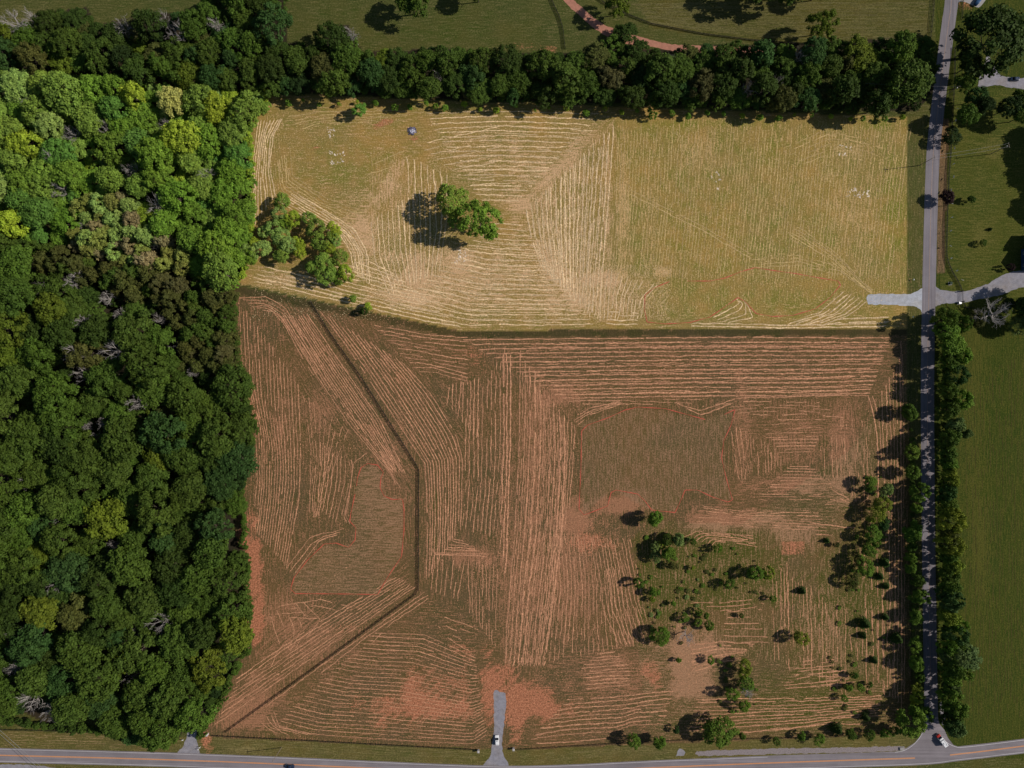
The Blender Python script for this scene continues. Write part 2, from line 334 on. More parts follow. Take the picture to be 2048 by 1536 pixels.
# unmown, finer turf inside the taped-off areas
A1 = zone([(1160, 845), (1275, 815), (1410, 838), (1470, 820), (1443, 900), (1465, 1000), (1370, 980), (1350, 1024), (1303, 1020), (1225, 980), (1165, 1028)], (0.146, 0.100, 0.046), (0.33, 0.180, 0.105), (0, 0.52, 0.08), (1, 0, 0))
A2 = zone([(718, 935), (750, 930), (768, 950), (765, 990), (805, 998), (805, 1110), (760, 1190), (590, 1185), (585, 1150), (650, 1088), (700, 1090), (712, 1055), (700, 1040)], (0.148, 0.100, 0.046), (0.35, 0.195, 0.110), (0, 0.56, 0.06), (0, 0, 0))
sfw, nfw = SF.astype(float), NF.astype(float)
for a_ in (  # bare clay and dense litter in the south field
    (505, 1080, 16, 60, 0, .9), (510, 1180, 22, 70, 0, 1.1), (505, 820, 10, 70, 0, .8), (508, 1260, 16, 40, 0, .9), (480, 1075, 12, 30, 0, .9),
    (910, 1330, 50, 70, 0, .65), (830, 1370, 25, 45, 0, .72), (770, 1410, 80, 25, 0, .75), (900, 1422, 50, 20, 0, .72), (770, 1445, 40, 12, 0, .6), (850, 1410, 70, 50, 0, .45),
    (998, 1350, 26, 40, 0, 1.0), (975, 1410, 16, 50, 0, .9), (1025, 1430, 20, 60, 0, .9), (1070, 1385, 40, 30, 0, .8), (1110, 1425, 70, 16, 0, .8), (1060, 1410, 60, 40, 0, .5),
    (1300, 1338, 24, 26, 0, .85), (1318, 1375, 14, 20, 0, .7), (1170, 1070, 40, 40, 0, .55), (1190, 1095, 45, 25, 0, .5), (1400, 820, 20, 8, 0, .3),
    (950, 740, 45, 40, 0, .45), (800, 760, 14, 16, 0, .6), (700, 1255, 35, 12, 0, .55), (1590, 1097, 8, 8, 0, .5), (960, 690, 60, 30, 0, .35), (700, 1310, 60, 14, 0, .5),
    (940, 1110, 50, 25, 1, .6), (1150, 1040, 40, 35, 1, .9), (1120, 790, 40, 30, 1, .6), (1070, 880, 45, 160, 1, .35), (1040, 1150, 60, 200, 1, .35), (1230, 1010, 50, 24, 1, .8), (1370, 1300, 45, 60, 1, 1.0),
    (1390, 1370, 50, 40, 1, .9), (1430, 1300, 40, 30, 1, .7), (1420, 1040, 60, 30, 1, .5), (1500, 1040, 120, 20, 1, .6), (1260, 1000, 40, 20, 1, .4), (1140, 1150, 60, 120, 1, .5), (1240, 1350, 120, 60, 1, .35),
    (1485, 860, 20, 120, 1, .4), (1690, 900, 40, 120, 1, .45), (1600, 970, 110, 25, 1, .5), (1590, 1070, 60, 20, 1, .6), (1600, 870, 80, 60, 1, .3), (1650, 1260, 60, 80, 1, .25),
    (560, 1230, 80, 50, 1, .35), (620, 1290, 100, 60, 1, .35), (520, 1400, 50, 60, 1, .5), (470, 1430, 50, 40, 1, .6), (640, 820, 40, 40, 1, .4), (560, 860, 20, 60, 1, .3), (780, 960, 60, 140, 1, .25),
    (1280, 720, 500, 60, 2, .12), (560, 950, 60, 160, 2, .25), (640, 1000, 25, 60, 2, .4), (870, 1040, 14, 160, 2, .45), (780, 1330, 220, 60, 2, .12), (650, 1460, 160, 30, 2, .45), (1480, 880, 16, 80, 2, .4),
    (1650, 900, 16, 80, 2, .45), (1720, 1200, 100, 240, 2, .35), (1450, 1140, 150, 90, 2, .95), (1430, 1190, 60, 30, 2, .8), (1340, 1170, 80, 120, 2, .9), (1410, 1090, 120, 40, 2, .7), (1720, 1150, 80, 160, 2, .5), (1640, 1230, 60, 90, 2, .5), (1620, 1400, 180, 60, 2, .5), (1290, 1090, 40, 60, 2, .5), (1600, 1330, 200, 120, 2, .25), (1550, 1440, 250, 40, 2, .35),
    (1230, 1240, 30, 90, 2, .3), (1360, 800, 30, 20, 2, .3), (1400, 1100, 160, 14, 2, .5), (1560, 1180, 40, 60, 2, .4)):
    blob(*a_[:6], rot=(a_[6] if len(a_) > 6 else 0.0), within=sfw)
for a_ in (
    (1130, 325, 90, 18, 1, .42, -.79), (1115, 545, 95, 20, 1, .42, .9), (778, 365, 70, 16, 1, .42, -1.0), (725, 465, 60, 26, 1, .4, .9), (800, 590, 80, 14, 1, .6, .1), (1040, 410, 40, 20, 1, .5), (1216, 400, 10, 150, 1, .4), (765, 248, 24, 7, 0, 1.0, -.4), (826, 277, 14, 6, 0, .9), (626, 298, 14, 5, 0, .8, -.3), (800, 258, 14, 5, 0, .5), (706, 270, 8, 12, 0, .45), (705, 300, 6, 6, 0, .45), (709, 330, 6, 6, 0, .5),
    (900, 555, 140, 60, 1, .35), (800, 400, 60, 80, 1, .3), (830, 560, 50, 60, 1, .45), (1000, 560, 200, 90, 1, .25), (1060, 400, 70, 100, 1, .3), (1140, 500, 80, 120, 1, .3), (1200, 600, 120, 40, 1, .4), (920, 520, 30, 24, 1, .4),
    (1215, 560, 50, 20, 1, .6), (1330, 545, 20, 12, 1, .7), (1245, 420, 14, 120, 1, .5), (1300, 440, 20, 120, 1, .15), (720, 470, 40, 90, 1, .4), (960, 300, 120, 60, 1, .2), (560, 560, 60, 20, 1, .4), (1400, 300, 40, 60, 1, .3),
    (1700, 430, 60, 60, 1, .25), (1180, 270, 40, 20, 1, .3), (1120, 330, 90, 60, 1, .2), (1700, 300, 60, 40, 1, .15), (640, 300, 60, 30, 1, -.2),
    (700, 340, 110, 60, 2, .50), (640, 250, 100, 20, 2, .3), (850, 210, 260, 14, 2, .5), (1275, 480, 14, 90, 2, .28), (1380, 380, 60, 160, 2, .18), (1500, 300, 120, 60, 2, .2), (1500, 480, 120, 80, 2, .22), (1330, 260, 100, 30, 2, .3),
    (1650, 470, 60, 60, 2, .28), (1790, 420, 30, 180, 2, .5), (1600, 600, 140, 40, 2, .2), (1400, 600, 120, 40, 2, .22), (700, 590, 60, 12, 2, .5), (770, 580, 30, 20, 2, .4), (730, 500, 14, 90, 2, .4), (500, 380, 10, 170, 2, .9), (487, 520, 12, 40, 2, .9),
    (540, 330, 30, 90, 2, .2), (520, 220, 40, 10, 2, .4), (1750, 250, 60, 20, 2, .35), (1460, 245, 200, 10, 2, .3)):
    blob(*a_[:6], rot=(a_[6] if len(a_) > 6 else 0.0), within=nfw)
for a_ in ((700, 30, 80, 60, 2, .2), (900, 60, 140, 50, 2, .35), (1060, 92, 40, 10, 0, .6), (1105, 100, 14, 8, 0, .5), (1495, 105, 8, 12, 0, .6), (1885, 225, 8, 24, 0, .4), (1885, 330, 8, 60, 0, .25), (1846, 130, 6, 20, 0, .5),
           (1820, 560, 4, 60, 0, .5), (415, 1490, 14, 24, 0, .7), (410, 1470, 10, 20, 0, .7), (1380, 1488, 20, 10, 0, .55), (1940, 1500, 60, 6, 0, .7), (1975, 1496, 60, 6, 0, .6), (490, 1500, 40, 8, 1, .6), (1930, 8, 20, 16, 0, .9), (1950, 100, 10, 14, 0, .5),
           (1985, 300, 30, 20, 1, .5), (1965, 470, 20, 30, 1, .4), (1950, 800, 30, 400, 1, .3), (1968, 900, 10, 200, 2, .5), (2000, 800, 60, 500, 2, .25), (1960, 1100, 20, 120, 1, .4), (20, 1450, 40, 10, 0, .5), (60, 40, 120, 30, 1, .3), (300, 20, 120, 20, 2, .2)):
    blob(*a_[:6])
blob(1578, 1097, 34, 17, 0, 0)
zone([(1561, 1083), (1612, 1084), (1611, 1111), (1560, 1110)], m=(0.80, 0.5, 0))
outer = (np.abs(V[:, 0]) > 262) | (np.abs(V[:, 1]) > 198)
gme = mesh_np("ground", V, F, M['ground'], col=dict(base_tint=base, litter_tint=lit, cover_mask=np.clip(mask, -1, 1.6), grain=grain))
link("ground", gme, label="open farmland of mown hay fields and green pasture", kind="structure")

# ------------------------------------------------------------------ roads, drives, markings
def resample(line, step):
    pts = [Vector(p).to_3d() if len(p) == 2 else Vector(p) for p in line]; o = []
    # Catmull-Rom through the points
    for i in range(len(pts)-1):
        p0, p1, p2, p3 = pts[max(i-1, 0)], pts[i], pts[i+1], pts[min(i+2, len(pts)-1)]
        n = max(2, int((p2-p1).length/step))
        for k in range(n):
            t = k/n
            o.append(0.5*((2*p1)+(p2-p0)*t+(2*p0-5*p1+4*p2-p3)*t*t+(3*p1-p0-3*p2+p3)*t**3))
    o.append(pts[-1]); return o
def strip_np(line, wl, wr, z, jit=0.0, step=2.0):
    L = resample(line, step); vs = []
    for i, p in enumerate(L):
        d = (L[min(i+1, len(L)-1)]-L[max(i-1, 0)]); d.z = 0; d.normalize(); nrm = Vector((-d.y, d.x, 0))
        vs.append(p+nrm*(wl+rnd.uniform(-jit, jit))+Vector((0, 0, z))); vs.append(p-nrm*(wr+rnd.uniform(-jit, jit))+Vector((0, 0, z)))
    fs = [(2*i, 2*i+1, 2*i+3, 2*i+2) for i in range(len(L)-1)]
    return vs, fs
def strip(name, line, wid, z, mat, jit=0.0, step=2.0, off=0.0, **k):
    vs, fs = strip_np(gp(line), wid/2+off, wid/2-off, z, jit, step)
    m = MB(); m.poly(vs, fs); return m.build(name, mat, **k)
def ragged(poly, amp, step=0.8):
    o = []
    for p, q in zip(poly, poly[1:]+poly[:1]):
        n = max(1, int(math.hypot(q[0]-p[0], q[1]-p[1])/step))
        for k in range(n): o.append((p[0]+(q[0]-p[0])*k/n+rnd.uniform(-amp, amp), p[1]+(q[1]-p[1])*k/n+rnd.uniform(-amp, amp)))
    return o
def sheet(name, poly, z, mat, amp=0.0, smooth=True, **k):
    p = gp(poly)
    if smooth: p = [tuple(v[:2]) for v in resample(p+[p[0]], 1.2)][:-1]
    if amp: p = ragged(p, amp)
    tri = tessellate_polygon([[Vector((x, y, 0)) for x, y in p]])
    m = MB(); m.poly([(x, y, z) for x, y in p], [t if (Vector(p[t[1]])-Vector(p[t[0]])).cross(Vector(p[t[2]])-Vector(p[t[0]])) > 0 else t[::-1] for t in tri])
    return m.build(name, mat, **k)
HWY = [(-900, 1490), (-400, 1500), (0, 1510.5), (256, 1517), (512, 1526), (760, 1537), (900, 1543), (1024, 1546), (1150, 1543), (1280, 1536.5), (1536, 1526), (1830, 1516), (1920, 1507), (2048, 1492), (2400, 1448), (3000, 1370)]
LANE = [(1925, -600), (1907, -100), (1903, 0), (1898, 40), (1890, 100), (1880, 180), (1873, 240), (1867, 300), (1863, 384), (1858, 575), (1855, 768), (1856, 960), (1858, 1152), (1862, 1400), (1864, 1470), (1866, 1512)]
strip("road", LANE, 6.7, 0.014, M['lane'], 0.05, label="narrow grey asphalt lane running north past the fields", kind="structure")
strip("road", HWY, 7.3, 0.022, M['hwy'], 0.0, label="grey two lane highway along the south edge", kind="structure")
sheet("road", [(1848, 1440), (1847, 1456), (1842, 1470), (1830, 1485), (1806, 1500), (1800, 1508), (1860, 1514), (1925, 1506), (1922, 1495), (1907, 1490), (1896, 1476), (1889, 1460), (1879, 1448), (1877, 1440)], 0.018, M['hwy'], smooth=False, label="flared asphalt mouth where the lane meets the highway", kind="structure")
def sub(line, x0, x1): return [p for p in line if x0 <= p[0] <= x1]
mk = MB()
for seg in ([p for p in HWY if p[0] <= 1830], [(1900, 1510), (1970, 1502), (2048, 1492), (2400, 1448), (3000, 1370)]):
    for o_ in (-0.17, 0.17):
        vs, fs = strip_np(gp(seg), 0.11+o_, 0.11-o_, 0.028); mk.poly(vs, fs)
mk.build("road_markings", M['yellow'], label="double yellow centre line of the highway", kind="structure")
mk = MB()
for o_ in (3.0, -3.0):
    segs = ([p for p in HWY if p[0] <= 1780],) if o_ > 0 else (HWY,)
    for seg in segs:
        vs, fs = strip_np(gp(seg), 0.08+o_, 0.08-o_, 0.030); mk.poly(vs, fs)
for seg in ([(1790, 1504.5), (1808, 1501), (1826, 1490), (1841, 1473), (1848.5, 1456)], [(1890, 1482), (1900, 1489), (1915, 1494.5), (1926, 1494.5), (1960, 1491), (2048, 1480)]):
    vs, fs = strip_np(gp(seg), 0.1, 0.1, 0.031, step=1.0); mk.poly(vs, fs)
mk.build("road_markings", M['white'], label="white edge lines of the highway curving into the lane", kind="structure")
mk = MB()
vs, fs = strip_np(gp([p for p in LANE if p[1] < 1440]), 0.14, 0.14, 0.026); mk.poly(vs, fs)
mk.build("road_markings", M['faded'], label="faded centre line of the narrow lane", kind="structure")
def dr(poly, label, z=0.010, mat='gravel', amp=0.26, name="gravel_drive"): sheet(name, poly, z, M[mat], amp, label=label, kind="structure")
dr([(987, 1385), (993, 1379), (1000, 1384), (1011, 1387), (1012, 1410), (1008, 1450), (1004, 1490), (1008, 1512), (1016, 1534), (968, 1534), (980, 1512), (986, 1480), (988, 1440)], "grey gravel entrance drive where the white car stands")
dr([(384, 1448), (393, 1456), (394, 1480), (399, 1505), (402, 1512), (355, 1509), (365, 1494), (373, 1476), (376, 1460)], "short gravel drive coming out of the south woods")
dr([(1735, 589), (1770, 588), (1815, 588), (1835, 583), (1846, 576), (1846, 624), (1834, 614), (1800, 611), (1765, 609), (1736, 608)], "pale gravel stub drive entering the north field", mat='litgravel')
dr([(1871, 573), (1880, 579), (1905, 582), (1935, 581), (1975, 568), (2000, 553), (2030, 543), (2110, 540), (2110, 572), (2048, 574), (2000, 590), (1960, 598), (1925, 605), (1890, 607), (1876, 611), (1869, 612)], "pale gravel driveway crossing the gate to the blue roofed house")
dr([(1974, 108), (1985, 122), (1992, 140), (2006, 152), (2035, 156), (2110, 158), (2110, 182), (2030, 176), (1990, 170), (1958, 176), (1960, 150), (1968, 132)], "curved gravel drive under the big oak with a dark car")
dr([(1928, -14), (1975, -14), (1962, 12), (1952, 14), (1933, 5), (1920, 3), (1911, 8), (1909, -4)], "concrete apron beside the lane at the north end", mat='concrete', amp=0.02, name="pavement")
dr([(1100, -80), (1140, -10), (1168, 18), (1200, 44), (1240, 62), (1300, 79), (1350, 89), (1420, 92), (1520, 96), (1520, 106), (1400, 106), (1350, 102), (1300, 93), (1240, 84), (1196, 62), (1160, 32), (1125, -2), (1080, -70)], "red clay track curving past the tree belt", mat='clay', name="dirt_road")
dr([(1392, 1503), (1450, 1500), (1560, 1497), (1700, 1495), (1800, 1492), (1809, 1496), (1806, 1501), (1700, 1505), (1560, 1508), (1440, 1511), (1395, 1511)], "grey riprap lining the ditch by the highway", mat='riprap', name="gravel_ditch")
dr([(-60, 1528), (60, 1530), (110, 1536), (160, 1550), (-60, 1560)], "pale gravel shoulder south of the highway", name="gravel_shoulder")
dr([(1352, 1512), (1358, 1498), (1364, 1498), (1370, 1504), (1367, 1511)], "small gravel outfall beside the highway", name="gravel_outfall")
dr([(1880, 1406), (1884, 1404), (1891, 1440), (1887, 1452), (1881, 1440)], "patch of grey rubble on the verge behind the truck", name="gravel_verge")

# ------------------------------------------------------------------ hay windrows (real low ridges of cut hay)
def resample_np(line, n):
    p = np.array(line, float); d = np.concatenate([[0], np.cumsum(np.hypot(*np.diff(p, axis=0).T))]); t = np.linspace(0, d[-1], n)
    return np.stack([np.interp(t, d, p[:, 0]), np.interp(t, d, p[:, 1])], 1)
def smooth1(a, k):
    ker = np.hanning(k+2)[1:-1]; ker /= ker.sum(); return np.convolve(np.pad(a, k//2, mode='edge'), ker, 'valid')[:len(a)]
class Rows:
    def __init__(s, wk=0.7): s.V = []; s.F = []; s.C = []; s.n = 0; s.wk = wk
    def line(s, pts, wid, tint, keep=0.9, hgt=0.16, wob=0.35):
        p = np.array([G(*q) for q in pts]); L = np.hypot(*np.diff(p, axis=0).T).sum()
        n = int(L/0.45)
        if n < 6: return
        q = resample_np(p, n)
        for _ in range(2): q[1:-1] = (q[:-2]+2*q[1:-1]+q[2:])/4
        d = np.gradient(q, axis=0); d /= np.maximum(np.hypot(d[:, 0], d[:, 1])[:, None], 1e-6); nr = np.stack([-d[:, 1], d[:, 0]], 1)
        lat = smooth1(R.normal(0, 1, n), 9)*wob*0.8+smooth1(R.normal(0, 1, n), 41)*wob*1.6
        den = smooth1(R.normal(0, 1, n), 15)*2.2+R.normal(0, 0.35, n)
        wv = wid*s.wk*np.clip(0.85+0.32*den, 0.28, 1.9)
        thr = np.clip(smooth1(R.uniform(0, 1, n), 25)*3.5-1.25, 0, 1)
        wv = np.where(thr > keep+0.05, 0.0, wv)
        e = np.minimum(np.arange(n), np.arange(n)[::-1])/4.0; wv *= np.clip(e, 0, 1)
        q = q+nr*lat[:, None]
        l = q+nr*(wv/2+R.uniform(0, 0.16, n)*(wv > 0.05))[:, None]; r = q-nr*(wv/2+R.uniform(0, 0.16, n)*(wv > 0.05))[:, None]
        z = np.clip(wv, 0, 1)*hgt/0.6*R.uniform(0.6, 1.3, n)
        ok = wv > 0.06
        v = np.zeros((n, 3, 3)); v[:, 0, :2] = l; v[:, 1, :2] = q; v[:, 2, :2] = r; v[:, 0, 2] = v[:, 2, 2] = np.where(ok, 0.005, -0.05); v[:, 1, 2] = np.where(ok, z, -0.05)
        j = np.arange(n-1); j = j[ok[:-1] & ok[1:]]; b = s.n
        f = np.concatenate([np.stack([b+3*j, b+3*j+1, b+3*j+4, b+3*j+3], 1), np.stack([b+3*j+1, b+3*j+2, b+3*j+5, b+3*j+4], 1)])
        c = np.array(tint)[None, :]*(R.uniform(0.62, 1.2, (n, 1)))*R.uniform(0.8, 1.1)
        s.V.append(v.reshape(-1, 3)); s.F.append(f[:, ::-1]); s.C.append(np.repeat(c, 3, 0)); s.n += 3*n
    def fam(s, A, B, n, wid=0.55, tint=None, keep=0.9, hgt=0.16, wob=0.35, ends=4.0, skip=0.0):
        a, b = resample_np(A, 24), resample_np(B, 24)
        for k in range(n):
            if R.rand() < skip: continue
            t = (k+R.uniform(-0.10, 0.10))/max(n-1, 1) if n > 1 else 0.0
            q = a*(1-t)+b*t
            L = max(np.hypot(*(q[-1]-q[0])), 1.0)
            c0 = max(0, int(24*R.uniform(-ends, ends)/L)); c1 = max(0, int(24*R.uniform(-ends, ends)/L))
            q = q[c0:24-c1]
            if len(q) > 3: s.line(q, wid*R.uniform(0.7, 1.25), tint, keep, hgt, wob)
    def scatter(s, n, boxes, size, tint):
        """loose tufts of dropped hay"""
        vv = []; ff = []; cc = []
        for x0, y0, x1, y1, wgt in boxes:
            m = int(n*wgt)
            for _ in range(m):
                x, y = G(R.uniform(x0, x1), R.uniform(y0, y1)); a = R.uniform(0, 6.28); l_ = size*R.uniform(0.4, 1.6); w2 = l_*R.uniform(0.25, 0.6)
                ca, sa = math.cos(a), math.sin(a); b = s.n+len(vv)
                for u, v_, z in ((-l_, 0, 0.0), (0, -w2, 0.0), (l_, 0, 0.0), (0, w2, 0.0), (0, 0, 0.12)): vv.append((x+u*ca-v_*sa, y+u*sa+v_*ca, z+0.004))
                ff += [(b, b+1, b+4, b+4), (b+1, b+2, b+4, b+4), (b+2, b+3, b+4, b+4), (b+3, b, b+4, b+4)]
                k = R.uniform(0.7, 1.2); cc += [np.array(tint)*k]*5
        if vv:
            s.tuft = getattr(s, 'tuft', []) + [(np.array(vv)-[0, 0, 0], np.array(ff)[:, :3], np.array(cc))]
            s.V.append(np.array(vv)); s.C.append(np.array(cc)); s.T = getattr(s, 'T', []) + [np.array(ff)[:, :3]]; s.n += len(vv)
    def build(s, name, label):
        V_, C_ = np.concatenate(s.V), np.concatenate(s.C); F_ = np.concatenate(s.F)
        # tris and quads together: split the quads
        T_ = np.concatenate([F_[:, [0, 1, 2]], F_[:, [0, 2, 3]]] + getattr(s, 'T', []))
        me = mesh_np(name, V_, T_, M['hay'], col=dict(hay_tint=np.clip(C_, 0, 1)))
        link(name, me, label=label, cat="hay", kind="stuff")
ST = (0.60, 0.300, 0.170)           # drying hay, south field
s = Rows()
f = lambda A, B, n, wid=0.5, **k: s.fam(A, B, n, wid, tint=ST, **k)
f([(1041, 700), (1041, 860), (1032, 1050), (1022, 1150), (1010, 1335)], [(1128, 830), (1131, 900), (1124, 1050), (1108, 1190), (1088, 1335)], 10, 0.6)
f([(1036, 720), (1036, 860), (1027, 1050), (1017, 1150), (1004, 1330)], [(1134, 850), (1134, 930), (1126, 1080), (1110, 1200), (1088, 1335)], 22, 0.22, keep=0.6, hgt=0.08, skip=0.2)
f([(640, 622), (695, 695), (744, 768), (772, 810), (851, 930), (855, 1040), (853, 1165)], [(800, 720), (862, 790), (912, 872), (924, 915), (923, 1000), (920, 1062)], 14, 0.42, wob=0.2)
f([(898, 765), (896, 815)], [(958, 752), (955, 880)], 9, 0.42); f([(930, 830), (930, 1000), (922, 1060)], [(1010, 690), (1008, 900), (994, 1080)], 10, 0.38, keep=0.75)
f([(1006, 705), (1007, 900), (1000, 1100)], [(1022, 705), (1020, 900), (1012, 1150)], 3, 0.7, keep=0.85)
f([(745, 650), (840, 668), (940, 676)], [(832, 742), (870, 745), (938, 764)], 11, 0.35, keep=0.8)
f([(925, 680), (1250, 677), (1500, 675), (1785, 677)], [(1122, 798), (1400, 792), (1600, 793), (1742, 786)], 14, 0.62, keep=0.93, wob=0.3)
f([(1040, 688), (1250, 684), (1785, 684)], [(1122, 802), (1400, 798), (1742, 790)], 20, 0.25, keep=0.6, hgt=0.08, skip=0.2)
f([(1350, 805), (1400, 822), (1470, 797)], [(1362, 812), (1402, 829), (1465, 806)], 2, 0.5)
f([(1143, 840), (1180, 818), (1240, 802)], [(1152, 850), (1185, 828), (1250, 806)], 4, 0.35)
f([(1150, 800), (1300, 803), (1390, 806)], [(1150, 815), (1200, 812), (1230, 808)], 3, 0.3, keep=0.7)
f([(1108, 830), (1110, 930), (1100, 1090), (1085, 1300)], [(1150, 842), (1145, 930), (1138, 1020)], 7, 0.35, keep=0.75)
f([(1095, 1060), (1100, 1180), (1080, 1330)], [(1260, 1075), (1276, 1150), (1284, 1200), (1305, 1290)], 26, 0.28, keep=0.75, hgt=0.1)
f([(1200, 1140), (1208, 1220), (1240, 1295)], [(1256, 1120), (1270, 1200), (1300, 1290)], 9, 0.3)
f([(1190, 1308), (1236, 1304)], [(1150, 1345), (1262, 1336)], 6, 0.5); f([(1165, 1348), (1262, 1344)], [(1170, 1378), (1262, 1368)], 5, 0.5)
f([(1130, 1400), (1250, 1392), (1350, 1380)], [(1060, 1478), (1130, 1468), (1230, 1462), (1260, 1450), (1330, 1447)], 9, 0.5)
f([(1068, 1488), (1140, 1484), (1240, 1475)], [(1068, 1488), (1140, 1484), (1240, 1475)], 1, 0.6)
f([(1390, 1398), (1600, 1397), (1768, 1393)], [(1375, 1462), (1500, 1452), (1600, 1446), (1665, 1438), (1760, 1430)], 9, 0.48, keep=0.8)
f([(1540, 1459), (1600, 1453), (1665, 1442), (1700, 1449), (1730, 1449)], [(1480, 1465), (1530, 1462), (1570, 1458), (1620, 1452), (1660, 1448)], 2, 0.6)
f([(1590, 1325), (1670, 1318)], [(1560, 1378), (1720, 1362)], 9, 0.4, keep=0.7, ends=16); f([(1640, 1345), (1700, 1340)], [(1620, 1372), (1700, 1368)], 4, 0.4, keep=0.7)
f([(1378, 1292), (1440, 1284), (1512, 1290)], [(1382, 1345), (1450, 1322), (1480, 1320)], 8, 0.55, keep=0.8); f([(1450, 1224), (1530, 1220)], [(1440, 1282), (1540, 1284)], 6, 0.35, keep=0.65, ends=12)
f([(1370, 1078), (1392, 1062), (1440, 1066), (1510, 1073)], [(1420, 1092), (1430, 1082), (1480, 1086), (1520, 1094)], 6, 0.4)
f([(1380, 1205), (1450, 1206), (1540, 1196)], [(1440, 1222), (1490, 1218), (1520, 1214)], 3, 0.4, keep=0.7)
f([(1764, 780), (1768, 900), (1772, 1100)], [(1806, 700), (1808, 900), (1810, 1400)], 7, 0.4, keep=0.8); f([(1802, 680), (1803, 1000), (1804, 1425)], [(1802, 680), (1803, 1000), (1804, 1425)], 1, 0.5, keep=0.97)
f([(1738, 790), (1754, 860), (1757, 950), (1757, 1000)], [(1745, 790), (1760, 850), (1763, 900), (1766, 960)], 2, 0.6, keep=0.95)
f([(1700, 1250), (1705, 1330)], [(1796, 1150), (1796, 1420)], 10, 0.3, keep=0.65, ends=30); f([(1730, 1100), (1735, 1400)], [(1790, 1100), (1790, 1400)], 6, 0.35, keep=0.7, ends=20)
f([(1545, 1120), (1550, 1330)], [(1690, 1210), (1690, 1400)], 20, 0.22, keep=0.55, ends=30, hgt=0.08)
f([(1560, 1120), (1562, 1260)], [(1575, 1120), (1578, 1260)], 3, 0.35)
f([(1539, 879), (1640, 878)], [(1553, 905), (1628, 903)], 5, 0.4, wob=0.15); f([(1578, 932), (1632, 933)], [(1553, 954), (1648, 957)], 5, 0.4, wob=0.15)
f([(1536, 885), (1537, 950)], [(1562, 905), (1562, 935)], 5, 0.35, wob=0.15); f([(1500, 860), (1503, 960)], [(1530, 880), (1532, 950)], 5, 0.25, keep=0.6); f([(1640, 885), (1642, 960)], [(1688, 850), (1692, 980)], 7, 0.25, keep=0.55)
f([(1520, 840), (1660, 838)], [(1530, 875), (1640, 872)], 5, 0.25, keep=0.55); f([(1530, 962), (1660, 962)], [(1500, 1000), (1700, 1000)], 7, 0.25, keep=0.5, ends=25)
f([(1660, 965), (1700, 995), (1660, 1004)], [(1640, 980), (1702, 1005), (1640, 1010)], 3, 0.3, keep=0.6)
f([(1680, 830), (1688, 950), (1700, 1010)], [(1728, 830), (1735, 900), (1735, 1010)], 9, 0.18, keep=0.5, hgt=0.07)
f([(1400, 812), (1500, 803), (1640, 805)], [(1500, 830), (1600, 828), (1690, 835)], 5, 0.3, keep=0.6); f([(1480, 970), (1460, 850)], [(1500, 960), (1490, 850)], 4, 0.22, keep=0.5)
f([(1400, 1010), (1480, 1022), (1640, 1020)], [(1390, 1045), (1500, 1052), (1660, 1062)], 8, 0.25, keep=0.6); f([(1620, 1048), (1710, 1058)], [(1625, 1066), (1665, 1070)], 2, 0.5)
f([(478, 600), (486, 750), (512, 850), (515, 960), (505, 1060)], [(596, 760), (602, 900), (598, 1000), (572, 1140)], 17, 0.26, keep=0.8, wob=0.2)
f([(473, 596), (530, 594), (566, 612), (600, 660), (650, 740)], [(520, 622), (545, 622), (570, 650), (600, 710), (630, 755)], 6, 0.28)
f([(560, 630), (640, 760), (700, 850), (780, 945)], [(612, 625), (690, 740), (760, 840), (812, 950)], 13, 0.32, keep=0.85, wob=0.2)
f([(606, 780), (622, 900), (618, 1040)], [(700, 850), (668, 930), (636, 1040)], 9, 0.2, keep=0.7); f([(530, 1200), (560, 1290), (540, 1340)], [(600, 1200), (640, 1240), (600, 1290)], 6, 0.2, keep=0.6)
f([(700, 915), (697, 970), (688, 1010), (676, 1050)], [(640, 880), (640, 960), (632, 1020)], 8, 0.3, keep=0.7); f([(700, 918), (705, 935), (698, 1000), (690, 1030), (700, 1050)], [(735, 905), (708, 925), (694, 1010), (688, 1030), (694, 1050)], 2, 0.4)
f([(570, 1145), (620, 1075), (690, 1058)], [(588, 1148), (640, 1082), (676, 1070)], 3, 0.35); f([(765, 915), (800, 980)], [(760, 910), (795, 975)], 2, 0.4)
f([(833, 1172), (640, 1305), (428, 1452)], [(800, 1150), (620, 1255), (470, 1360)], 9, 0.34, keep=0.8); f([(853, 1180), (700, 1290), (520, 1418)], [(860, 1195), (790, 1240), (740, 1290)], 3, 0.42)
f([(550, 1215), (640, 1200), (700, 1215)], [(560, 1235), (640, 1235)], 4, 0.25, keep=0.6)
f([(745, 1266), (850, 1270), (955, 1318)], [(545, 1448), (620, 1468), (800, 1480), (945, 1488), (978, 1465)], 27, 0.32, keep=0.82, wob=0.2)
f([(545, 1420), (560, 1455), (640, 1470)], [(520, 1440), (535, 1455), (560, 1468)], 5, 0.3); f([(902, 1078), (936, 1084)], [(886, 1098), (960, 1102)], 5, 0.4); f([(866, 1095), (868, 1105), (980, 1108)], [(866, 1095), (868, 1108), (975, 1112)], 2, 0.5)
f([(866, 1110), (862, 1190)], [(930, 1120), (915, 1200)], 7, 0.32, keep=0.8); f([(935, 1120), (940, 1230)], [(995, 1115), (990, 1300)], 9, 0.28, keep=0.7); f([(878, 1230), (960, 1260)], [(870, 1260), (950, 1310)], 5, 0.25, keep=0.5)
